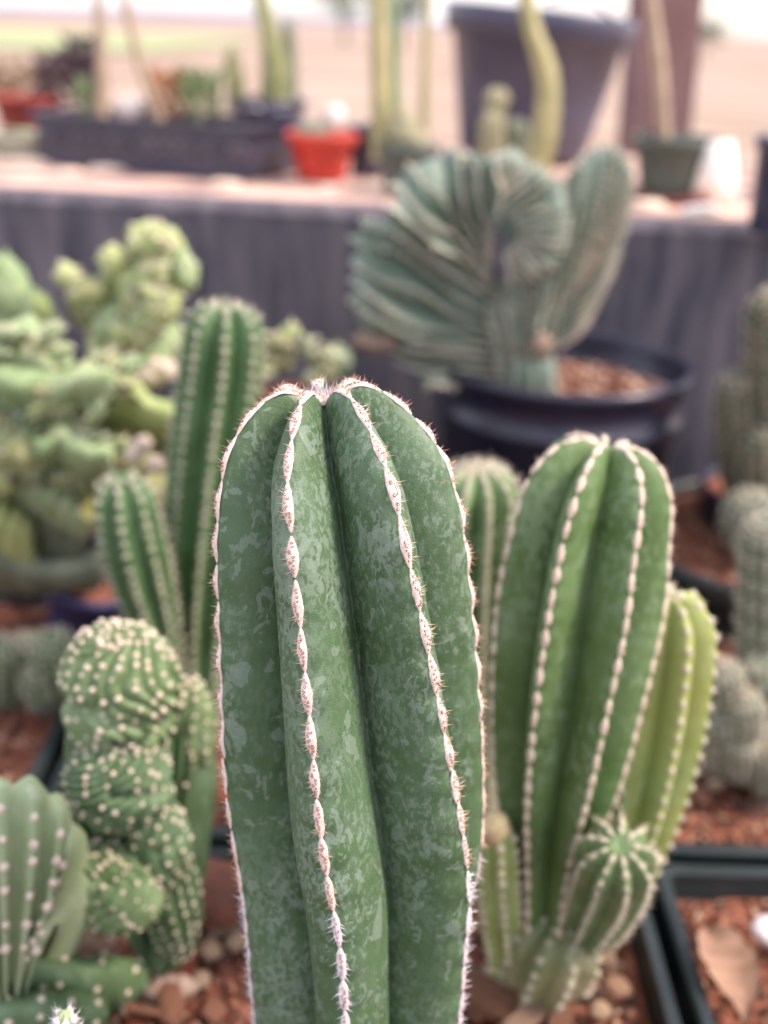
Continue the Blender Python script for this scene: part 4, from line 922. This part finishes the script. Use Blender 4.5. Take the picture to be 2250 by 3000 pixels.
mb = MB(); q = [P(a, b, Y=.66+y) for a, b, y in ((230, 1500, 0), (265, 1455, .003), (288, 1460, .004), (285, 1510, .003), (262, 1530, 0), (255, 1495, .006))]
mb.add(q+[x+np.array([0, .0008, 0]) for x in q], [(0, 1, 5), (1, 2, 5), (2, 3, 5), (3, 4, 5), (4, 0, 5), (7, 6, 11), (8, 7, 11), (9, 8, 11), (10, 9, 11), (6, 10, 11)]); mb.build('leaf_blade', M['yellow_leaf'], lf)
blob(sr, 140, 1655, .71, 38, 24, 10, 'wool_tan', name='dry_patch', seed=4)  # pale loose stone, attached to the crest as a patch
# olive crest behind
oc = thing('crested_cactus', 'low olive yellow crested cactus half hidden behind the sharp column', 'cactus', P(900, 1120, Y=.85))
r = random.Random(31)
for i in range(34):
    u = r.random(); blob(oc, 690+300*u, 1000+35*math.sin(u*9)+r.uniform(-10, 90), .85-.02*r.random(), r.uniform(22, 42), r.uniform(18, 34), r.uniform(-60, 60), r.choice(['skin_olive', 'skin_olive', 'skin_lime', 'skin_crest_light']), seed=i*3.1, lump=.5, fr=2.4, name='knob')
blob(oc, 990, 1060, .84, 40, 46, 0, 'skin_crest', name='lobe', seed=4, lump=.4, fr=3)
def dots(parent, size=.0016, mt='wool_blur'):
    mb = MB(); sv, sf = sphere_vf(6, 4)
    for p, n_ in DOTS.get(parent.name, []):
        if np.dot(n_, unit(CAM-p)) > -.1: mb.add(sv*size+p, sf); mb.cone(p, p+n_*size*3, size*.3, 3)
    mb.build('areoles', M[mt], parent, kind='stuff')
dots(mo); dots(lt, .0013); dots(oc, .0016)
# pots under the sprawling plants, mostly hidden by what grows out of them
def under(label, px, py, Y, r_, mt, tilt=0):
    c_ = P(px, py, Y=Y); t, _, _ = round_pot('round_pot', label, (c_[0], c_[1], ZB), r_, c_[2]-ZB, mt, .78, rimh=.012, rimw=.003, sd=.008, seg=40, bands=(max(.02, (c_[2]-ZB)*.6),)); return t
t = under('dark blue plastic pot leaning under the toothed crest', 120, 1690, .735, .026, 'blue_plastic'); t.rotation_euler = (0, math.radians(14), 0)
under('black pot hidden under the sprawling twisted cactus', 250, 1500, .80, .040, 'pot_plastic')
under('black pot below the knobbly yellow green cactus', 470, 1330, .90, .045, 'pot_plastic')
under('black pot behind everything under the smooth paddles', 0, 1090, .93, .05, 'pot_plastic')
under('black pot under the low olive crested cactus', 880, 1150, .90, .055, 'pot_plastic')
under('black pot of the tall spiny cactus at the picture edge', 2235, 1420, .90, .05, 'pot_plastic')
# spiny clump left edge
A_S = [blur_areole('areole', .0028, .0024, .0012, 'wool_grey', 'wool_blur', 14, .0042, i+60) for i in range(3)]
def ball_clump(parent, items, Y, n=13, skin='skin_grey', are=A_S, pitch=.0055):
    for i, (px, py, r_, ln, tx, ty) in enumerate(items):
        yy = Y+.01*math.sin(i*2)
        blur_stem(parent, 'head', [(px-tx, py-ty+ln, r_*.75), (px-tx*.4, py+ln*.3, r_), (px, py-ln*.5, r_*.9)], [yy+.015, yy, yy-.01], n, i*9, skin, are, pitch, depth=.18, nl=50, K=3, facing=.0, start=.15, cosp=.6)
lc = thing('spiny_clump', 'clump of grey green spiny fingers in the tray behind the warty crest', 'cactus', P(60, 2080, Y=.63))
ball_clump(lc, [(-10, 1950, 75, 130, 0, 0), (70, 1930, 70, 110, -30, 0), (150, 1920, 75, 110, -60, 0), (110, 2000, 60, 80, -40, 10), (20, 2040, 60, 60, 0, 0)], .63, 12, 'skin_crest')

# ------------------------------------------------------------ right side: round pot of little globes, clumps
pp = P(2290, 1560, z=.045); 
gp, gsoil, zg = round_pot('round_pot', 'wide dark pot of red soil with small globe cacti near the cloth', (pp[0], pp[1], ZB), .122, .15, 'green_plastic', .86, rimw=.004, rimh=.02, sd=.012)
print('globe pot', pp, zg)
chips((pp[0]-.12, pp[0]+.1, pp[1]-.12, pp[1]+.12), 3000, gp, 18, (.0015, .004), lambda x, y: zg, lambda x, y: math.hypot(x-pp[0], y-pp[1]) < .112)
for lab, it, Y, nn in (('globe cactus with tan fringe, largest on the red soil', [(2195, 1500, 82, 90, 0, 0)], .82, 15),
        ('tiny pale globe cactus sitting low on the red soil', [(2190, 1590, 38, 30, 0, 0)], .80, 11),
        ('fuzzy grey globe cactus just below the red soil pot', [(2255, 1760, 95, 480, 0, 0)], .585, 15)):
    t = thing('globe_cactus', lab, 'cactus', P(it[0][0], it[0][1]+60, Y=Y)); ball_clump(t, it, Y, nn, 'skin_grey')
tr = thing('spiny_column', 'tall dull green spiny cactus cut off by the picture edge, against the cloth', 'cactus', P(2200, 1450, Y=.88))
ball_clump(tr, [(2265, 1060, 85, 420, 0, 0), (2160, 1210, 75, 230, -20, 0), (2240, 1330, 80, 150, 0, 0)], .86, 11, 'skin_dusky', pitch=.007)
gc = thing('spiny_clump', 'mound of tangled grey spiny heads at the rim of the tray', 'cactus', P(2170, 2330, Y=.56))
ball_clump(gc, [(2120, 2010, 62, 110, 0, 0), (2235, 2000, 70, 120, 0, 0), (2180, 2090, 60, 90, 0, 0), (2120, 2140, 55, 100, 10, 0), (2225, 2150, 65, 100, 0, 0), (2260, 2240, 60, 80, 0, 0), (2175, 2200, 50, 70, 0, 0)], .56, 12, 'skin_grey')
for i, (a, b) in enumerate([(2070, 2240), (2100, 2290), (2050, 2330), (2130, 2260)]):
    p = P(a, b, z=.004); s_ = .008
    inst('pebble', PEB[i % 5], soil_br, p, (0, 0, 1), (1, i-2, 0), (s_, s_*.8, s_*.8))
# dry leaf, seedling, white stone
def leafblade(px, py, ln, wd, ang, mt, name, label, cat, z=.012, curl=.004):
    c = P(px, py, z=z); t = thing(name, label, cat, c); v = []; f = []; ca, sa = math.cos(ang), math.sin(ang)
    nseg = 12
    for i in range(nseg+1):
        u = i/nseg; w_ = wd*math.sin(math.pi*min(1, u*.94+.03))**.7*(1+.16*nz((u*7, px*.1, 0)))
        for j in range(5):
            q = (j/4-.5)*2; x = q*w_; y = (u-.5)*ln; zz = curl*(q*q)+curl*1.6*math.sin(u*3)+.003*nz((x*90, y*60, 4))+.001*nz((x*200, y*200, 0))
            v.append((c[0]+x*ca-y*sa, c[1]+x*sa+y*ca, c[2]+zz))
    f = [(i*5+j, i*5+j+1, (i+1)*5+j+1, (i+1)*5+j) for i in range(nseg) for j in range(4)]
    n0 = len(v); v += [(a, b, d-.0007) for a, b, d in v]; f += [tuple(n0+k for k in reversed(q)) for q in f[:]]
    obj('leaf_blade', v, f, M[mt], t)
leafblade(2125, 2850, .052, .013, math.radians(4), 'dry_leaf', 'dry_leaf', 'dry tan curled leaf lying on the red soil beside the tray rim', 'leaf')
sdl = thing('seedling', 'tiny bright green seedling sprouting from the red soil', 'seedling', P(2085, 2570, z=.0))
mb = MB(); b_ = P(2085, 2575, z=.002)
for k_ in range(6):
    a = k_*1.05; mb.cone(b_, b_+np.array([math.cos(a)*.0035, math.sin(a)*.0035, .006]), .0009, 5, 0, .0003)
mb.build('leaf', M['leaf_green'], sdl)
ws = P(2262, 2730, z=.012)
t = thing('white_stone', 'smooth white stone on the soil at the picture edge', 'stone', ws); v, f = sphere_vf(16, 10); v = v*np.array([1+.2*nz(a*1.5) for a in v])[:, None]
obj('stone', v*[.010, .009, .006]+ws, f, M['wool_white'], t)
# named stones and chips seen between the stems
for i, (a, b, s_, el) in enumerate([(615, 2785, .0058, 1.0), (590, 2870, .0045, 1), (628, 2960, .0055, 1.1), (690, 2760, .006, 1), (560, 2700, .004, 1), (1815, 2890, .0065, 1), (1760, 2960, .005, 1), (1400, 2960, .005, 1), (640, 2660, .009, 1), (500, 2950, .007, 1.5), (1480, 2870, .008, 1.6)]):
    p = P(a, b, z=.004); inst('pebble', PEB[i % 5], soil_mid, p, (.1*(i % 3), -.3, 1), (math.sin(i), math.cos(i), 0), (s_, s_*el, s_*.8))
for i, (a, b, s_, an) in enumerate([(535, 2800, .017, 1.5), (1500, 2900, .018, .2), (1450, 2930, .020, -.3), (1560, 2960, .018, .7), (700, 2700, .015, .4), (1650, 2940, .016, 1.2), (1720, 2800, .012, .1), (420, 2960, .008, 0)]):
    p = P(a, b, z=.008); inst('bark_chip', CHIP[i % 6], soil_mid, p, (.2, -.4, 1), (-math.sin(an), math.cos(an), 0), (s_, s_*.7, s_*.8))
ps_ = P(620, 2600, z=.018); v, f = sphere_vf(16, 10); v = v*np.array([1+.25*nz(a*1.2+2) for a in v])[:, None]
M['red_rock'] = plain('red_rock', (.20, .075, .045), (.13, .05, .035), rough=.85, scale=90, bump=.001)
t = thing('red_stone', 'dark red brown lump of rock between crest and sharp column', 'stone', ps_); obj('stone', v*[.024, .02, .018]+ps_-[0, 0, .006], f, M['red_rock'], t)

# ------------------------------------------------------------ things on the raised bench
def on(px, py): return P(px, py, z=ZT)
# black seed tray
a0, a1 = on(118, 478), on(730, 532); hh = S(128, a0)
u_ = unit(a1-a0); n_ = np.cross([0, 0, 1], u_); Lw = np.linalg.norm(a1-a0)
tt_ = thing('seedling_tray', 'long black flat tray of small plants on the raised bench', 'tray', (a0+a1)/2)
mb = MB()
def quadbox(o, du, dv, dw): mb.add([o, o+du, o+du+dv, o+dv, o+dw, o+du+dw, o+du+dv+dw, o+dv+dw], [(3, 2, 1, 0), (4, 5, 6, 7), (0, 1, 5, 4), (1, 2, 6, 5), (2, 3, 7, 6), (3, 0, 4, 7)])
Dt = .13; zz = np.array([0, 0, 1.])
quadbox(a0, u_*Lw, n_*.004, zz*hh); quadbox(a0+n_*Dt, u_*Lw, n_*.004, zz*hh); quadbox(a0+n_*.004, u_*.004, n_*(Dt-.004), zz*hh); quadbox(a1+n_*.004-u_*.004, u_*.004, n_*(Dt-.004), zz*hh)
mb.build('tray_wall', M['black_plastic'], tt_, smooth=False)
mb = MB()
quadbox(a0-u_*.008-n_*.007+zz*(hh+.0005), u_*(Lw+.016), n_*.011, zz*.005); quadbox(a0-u_*.008+n_*(Dt+.004-.004)+zz*(hh+.0005), u_*(Lw+.016), n_*.011, zz*.005)
quadbox(a0-u_*.008+n_*.0045+zz*(hh+.0005), u_*.011, n_*(Dt-.006), zz*.005); quadbox(a1-u_*.003+n_*.0045+zz*(hh+.0005), u_*.011, n_*(Dt-.006), zz*.005)
mb.build('rim', M['black_plastic'], tt_, smooth=False)
for k_ in range(16):
    mb = MB(); c0 = a0+u_*(Lw*(k_+.5)/16)-n_*.0025+zz*hh*.62
    ring = np.arange(12)*math.pi/6; v = []
    for rr, off in ((.0095, 0), (.008, -.0022), (.0055, -.0022), (.0045, 0)): v += [c0+u_*rr*math.cos(x)+zz*rr*math.sin(x)+n_*off for x in ring]
    mb.add(v, [(j*12+i, j*12+(i+1) % 12, (j+1)*12+(i+1) % 12, (j+1)*12+i) for j in range(3) for i in range(12)]); mb.build('embossed_ring', M['fabric'], tt_)
mb = MB(); quadbox(a0+u_*.006+n_*.006, u_*(Lw-.012), n_*(Dt-.012), zz*hh*.85); mb.build('soil', M['soil'], tt_, smooth=False)

def stalk(label, pts, mt='stalk', Y=1.5, n=5, name='cactus_stalk', cat='cactus', tip=True, depth=.25, Ys=None):
    b_ = pts[0]; t = thing(name, label, cat, P(b_[0], b_[1], Y=Y)); ax_ = [P(a, b, Y=Y) for a, b, c_ in pts]; rd_ = [S(c_, p) for (a, b, c_), p in zip(pts, ax_)]
    s = Stem(ax_, rd_, n=n, phase=10, depth=depth, hd=rd_[-1]*1.2, pitch=.02, und=.05, nl=90, K=4); s.build('stem', M[mt], t); return t
stalk('thin tan stalk standing upright in the black tray', [(300, 360, 24), (298, 280, 22), (296, 180, 17), (292, 80, 16), (284, -60, 15)], 'stalk_tan', 1.44)
stalk('thin tan stalk slanting out of the black tray', [(475, 375, 20), (450, 290, 18), (415, 200, 16), (390, 100, 15), (355, -60, 14)], 'stalk_tan', 1.44)
def bush(label, px, py, Y, rx, ry, mt, n=120, name='small_plant', leaf=.012, cat='plant', seed=0, up=.4):
    r = random.Random(seed); b_ = P(px, py, Y=Y); t = thing(name, label, cat, b_); mb = MB(); sx, sy = S(rx, b_), S(ry, b_)
    mb.cone((b_[0], b_[1], ZT+.001), b_+[0, 0, sy], .004, 6, 0, .001)
    for _ in range(n):
        d = np.array([r.uniform(-1, 1)*sx, r.uniform(-.6, .6)*sx, r.uniform(.1, 2)*sy]); p = b_+d; q = unit([d[0], d[1], abs(d[2])*up+.01])*leaf*r.uniform(.6, 1.3); s_ = unit(np.cross(q, [r.gauss(0, 1), r.gauss(0, 1), r.gauss(0, 1)]))*leaf*.22
        mb.add([p-s_*.4, p+q*.5-s_, p+q, p+q*.5+s_], [(0, 1, 2, 3)])
    mb.build('leaves', M[mt], t, smooth=False)
bush('dark purple bushy plant with ragged points beyond the tray', 210, 320, 1.72, 75, 65, 'dark_leaf', 260, seed=1, leaf=.02)
bush('taller dark ragged plant beside the upright tan stalk', 245, 280, 1.76, 45, 70, 'dark_leaf', 160, seed=2, leaf=.02)
bush('orange flowered tuft in the black tray', 490, 350, 1.45, 40, 60, 'orange_flower', 150, seed=3, leaf=.014)
bush('spiky light green rosette in the black tray', 585, 340, 1.45, 42, 46, 'leaf_green', 120, seed=4, leaf=.022)
bush('little green sprout by the tray end near the red pot', 258, 350, 1.44, 20, 45, 'leaf_green', 60, seed=5, leaf=.014)
bush('faint tan grass tuft over the terracotta pot', 60, 290, 1.8, 80, 40, 'stalk_tan', 150, seed=6, leaf=.03)
for i, (a, b, s1) in enumerate([(360, 340, 22), (450, 350, 20), (570, 345, 30), (520, 352, 18)]):
    t = thing('tiny_succulent', ['round grey succulent between the two tan stalks', 'small dark succulent beside the slanting stalk', 'blue green succulent under the spiky rosette', 'flat little succulent by the orange tuft'][i], 'succulent', P(a, b, Y=1.46)); blob(t, a, b, 1.46, s1, s1*.8, 0, 'skin_grey', name='rosette', seed=i, lump=.5, fr=4)
# pots
def potpx(label, cx, top, bot, wtop, mt, name='round_pot', rb_=.75, sd=.012, Yoff=0, rimh=.012, rimw=.003):
    b_ = on(cx, bot); w_ = S(wtop/2, b_); r_b = w_*rb_; h_ = S((bot-top)*.985, b_)
    c_ = b_+n_*r_b; return round_pot(name, label, c_+[0, 0, .0015], w_, h_, mt, rb_, rimw=rimw, rimh=rimh, sd=sd, seg=40)
potpx('bright red plastic pot with a small globe cactus', 912, 400, 535, 205, 'red_plastic', rb_=.68)
t = thing('globe_cactus', 'small greyish globe cactus in the bright red pot', 'cactus', P(915, 400, Y=1.45)); b1 = on(912, 535)+n_*.05
blur_stem(t, 'head', [(915, 420, 50), (915, 390, 58), (915, 355, 52)], float(b1[1]), 13, 0, 'skin_grey', A_S, .008, depth=.2, nl=40, K=3)
potpx('faded terracotta red pot cut off at the picture edge', 40, 290, 400, 200, 'terracotta', rb_=.75)
potpx('grey green plastic pot under the pale column cacti', 1165, 435, 575, 170, 'green_pot', rb_=.8)
potpx('grey green square shouldered pot beside the leaning post', 1945, 415, 595, 235, 'green_pot', rb_=.72)
potpx('dark pot behind the black tray holding two blurred cacti', 740, 300, 420, 230, 'black_plastic', rb_=.85)
potpx('small dark pot showing between the red pot and the pale columns', 1055, 375, 520, 110, 'black_plastic', rb_=.85)
potpx('dark pot cut off at the picture edge by the white glare', 2270, 420, 700, 190, 'black_plastic', rb_=.9)
t = potpx('shallow black pot holding the small tan cactus group', 760, 330, 500, 130, 'black_plastic', rb_=.9)
# dish with succulents at far left
dp = on(40, 462)
potpx('pale shallow dish of tiny succulents at the bench edge', 20, 400, 470, 220, 'wool_grey', rb_=.8, sd=.006, rimh=.006)
for i, (a, b) in enumerate([(20, 395), (60, 400), (-10, 400), (90, 412)]):
    t = thing('tiny_succulent', ['pale rosette in the middle of the dish', 'green rosette near the dish rim', 'grey rosette cut by the picture edge', 'smallest rosette spilling over the dish rim'][i], 'succulent', P(a, b, Y=float(dp[1])+.03)); blob(t, a, b, float(dp[1])+.03, 24, 18, 0, ['skin_grey', 'skin_lime_cool', 'skin_grey', 'skin_lime'][i], name='rosette', seed=i, lump=.5, fr=4)
# columns
stalk('dark olive cactus finger in the pot behind the tray', [(690, 320, 34), (690, 250, 32), (682, 190, 26), (676, 140, 18)], 'skin_olive', 1.76, 6)
stalk('broad olive column cactus leaning past the picture top', [(800, 320, 46), (805, 240, 46), (800, 160, 38), (785, 80, 28), (750, -60, 26)], 'skin_olive', 1.76, 6)
stalk('short dull green cactus finger beside the broad olive column', [(845, 330, 34), (848, 240, 28), (846, 130, 22), (842, 55, 17)], 'skin_grey', 1.78, 6)
stalk('pale yellow column cactus rising out of the grey green pot', [(1120, 470, 34), (1118, 380, 34), (1110, 200, 28), (1108, 60, 26), (1105, -80, 24)], 'stalk', 1.245, 5)
stalk('second pale column cactus close beside the first', [(1160, 470, 16), (1158, 300, 15), (1155, 150, 13), (1150, -80, 12)], 'skin_pale', 1.26, 5)
stalk('slim yellow green stalk in front of the bucket edge', [(1240, 530, 16), (1240, 400, 16), (1245, 250, 15), (1250, 100, 13), (1255, -60, 12)], 'stalk', 1.33, 5)
t = thing('globe_cactus', 'lumpy pale green cactus bulging over the grey green pot', 'cactus', P(1195, 430, Y=1.23))
for i, (a, b, s1, s2) in enumerate([(1180, 390, 45, 50), (1215, 410, 36, 36), (1175, 345, 30, 34)]): blob(t, a, b, 1.225, s1, s2, 0, 'stalk_dull', seed=i, name='lobe')
stalk('bent yellow green stalk crossing the big bucket', [(1570, 545, 40), (1575, 470, 40), (1595, 390, 40), (1605, 260, 36), (1590, 180, 34), (1560, 90, 28), (1530, -60, 26)], 'stalk', 1.30, 5)
stalk('stubby pale cactus finger in front of the big bucket', [(1440, 525, 42), (1440, 470, 42), (1440, 380, 38), (1442, 320, 34)], 'stalk_dull', 1.34, 8)
stalk('olive knob cactus behind the stubby pale finger', [(1452, 520, 26), (1452, 330, 30), (1455, 290, 42), (1455, 255, 34)], 'stalk_dull', 1.36, 8)
stalk('dark round knob cactus next to the bent stalk', [(1512, 520, 34), (1512, 450, 34), (1512, 380, 40), (1512, 345, 32)], 'skin_grey', 1.36, 9)
stalk('slender reddish tan stalk rising from the pot by the post', [(1945, 440, 22), (1940, 330, 22), (1930, 180, 22), (1915, 60, 20), (1900, -80, 18)], 'stalk_tan', 1.29, 5)
# big bucket (tall black nursery pot)
bb = P(1570, 520, z=ZT); cbk = P(1590, 520, Y=1.62); 
rim = P(1583, 50, Y=1.60); rT = S(266, rim); tilt = math.radians(4.2); bh = rim[2]-ZT
bucket, bs, bz = round_pot('nursery_bucket', 'tall dark blue black nursery bucket with a thick pale rim', (rim[0]-bh*math.sin(tilt)*.9, rim[1], ZT+.002), rT, bh, 'bucket_plastic', .71, rimw=.008, rimh=.036, sd=.02)
bucket.rotation_euler = (0, tilt, 0); bucket.location.z += rT*.71*math.sin(tilt)
# wire arch
t = thing('wire_hoop', 'thin curved wire arching over the bucket rim', 'wire', P(1880, 420, Y=1.38)); cp = spline([P(1600, 5, Y=1.42), P(1700, -5, Y=1.40), P(1780, 40, Y=1.38), P(1830, 110, Y=1.38), P(1860, 220, Y=1.38), P(1870, 420, Y=1.38)], 30); mb = MB()
for a, b in zip(cp[:-1], cp[1:]): mb.cone(a, b, .0022, 6, 0, .0022)
mb.build('wire', M['wire'], t)
# wooden post, leaning
t = thing('wooden_post', 'thick reddish wooden post standing behind the bench', 'post', P(1930, 600, Y=2.0)*[1, 1, 0]+[0, 0, -.72])
pb_, pt_ = P(1900, 560, Y=2.0), P(1955, -60, Y=2.0); mb = MB(); dd = unit(pt_-pb_); base_ = pb_+dd*((-.72-pb_[2])/dd[2]); tp_ = pt_+dd*.5
hw = S(88, pb_)
for k_ in range(4):
    a, b = base_+(tp_-base_)*k_/4, base_+(tp_-base_)*(k_+1)/4
mb.cone(base_, tp_, hw*1.25, 4, 0, hw*1.25); o = mb.build('timber', M['wood_post'], t, smooth=False)
for (a, b, wd, mm) in ((1875, 300, 26, 'wood_post'),):
    p0, p1 = P(1830, 600, Y=1.93), P(1900, -80, Y=1.93); mb = MB(); d_ = unit(p1-p0); b0 = p0+d_*((-.72-p0[2])/d_[2]); mb.cone(b0, p1+d_*.4, S(44, p0), 4, 0, S(40, p0)); mb.build('batten', M['wood_post'], t, smooth=False)
# pale flat heaps added to stand for sunlit patches on the bench top
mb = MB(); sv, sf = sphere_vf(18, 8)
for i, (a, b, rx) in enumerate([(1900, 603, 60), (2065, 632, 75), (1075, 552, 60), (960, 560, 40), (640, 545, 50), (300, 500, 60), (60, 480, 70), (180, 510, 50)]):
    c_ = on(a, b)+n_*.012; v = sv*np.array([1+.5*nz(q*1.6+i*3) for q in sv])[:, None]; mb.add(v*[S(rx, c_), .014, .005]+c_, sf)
mb.build('spilled_sand', M['white_sand'], None, kind='stuff', label='small heaps of pale sand spilled along the bench edge', cat='sand')  # heaps added to stand for sunlit patches, not spilled sand
# made-up white panels that stand for sunlit glare between pots
def glare_panel(label, pts, Y, seed):
    t = thing('white_plastic_scrap', label, 'plastic scrap', P(pts[0][0], pts[0][1], Y=Y), 'sun struck scraps of white plastic')
    n = len(pts); c_ = np.mean([P(a, b, Y=Y) for a, b in pts], 0); v = [c_+[0, -.003, 0]]+[P(a, b, Y=Y+.004*math.sin(i*2)) for i, (a, b) in enumerate(pts)]
    v2 = [p+np.array([0, .006, .0]) for p in v]; f = [(0, 1+i, 1+(i+1) % n) for i in range(n)]; f += [(n+1, n+2+(i+1) % n, n+2+i) for i in range(n)]+[(1+i, n+2+i, n+2+(i+1) % n, 1+(i+1) % n) for i in range(n)]
    obj('sheet', v+v2, f, M['white_sheet'], t)
glare_panel('glaring white scrap of plastic standing beside the dark pot at the picture edge', [(2030, 570), (2055, 480), (2078, 418), (2150, 412), (2160, 500), (2162, 600), (2100, 605), (2060, 560)], 1.22, 1)
glare_panel('small glaring white scrap behind the black tray between tan stalks', [(335, 330), (340, 295), (380, 282), (420, 290), (435, 320), (400, 345), (350, 345)], 1.455, 2)
glare_panel('small glaring white scrap behind the bright red pot', [(950, 375), (935, 335), (960, 310), (1000, 310), (1010, 345), (990, 380)], 1.78, 3)
glare_panel('small flat white scrap at the bench edge under the square shouldered pot', [(2000, 632), (2010, 605), (2080, 600), (2115, 612), (2110, 636)], 1.10, 4)
t = thing('red_saucer', 'narrow dull red saucer under the square shouldered pot', 'saucer', on(1960, 615)); c_ = on(1950, 600)+n_*.035; mb = MB(); mb.cone(c_+[0, 0, .001], c_+[0, 0, .007], .040, 32, 0, .043); mb.build('dish', M['brick_red'], t)
M_ = 0
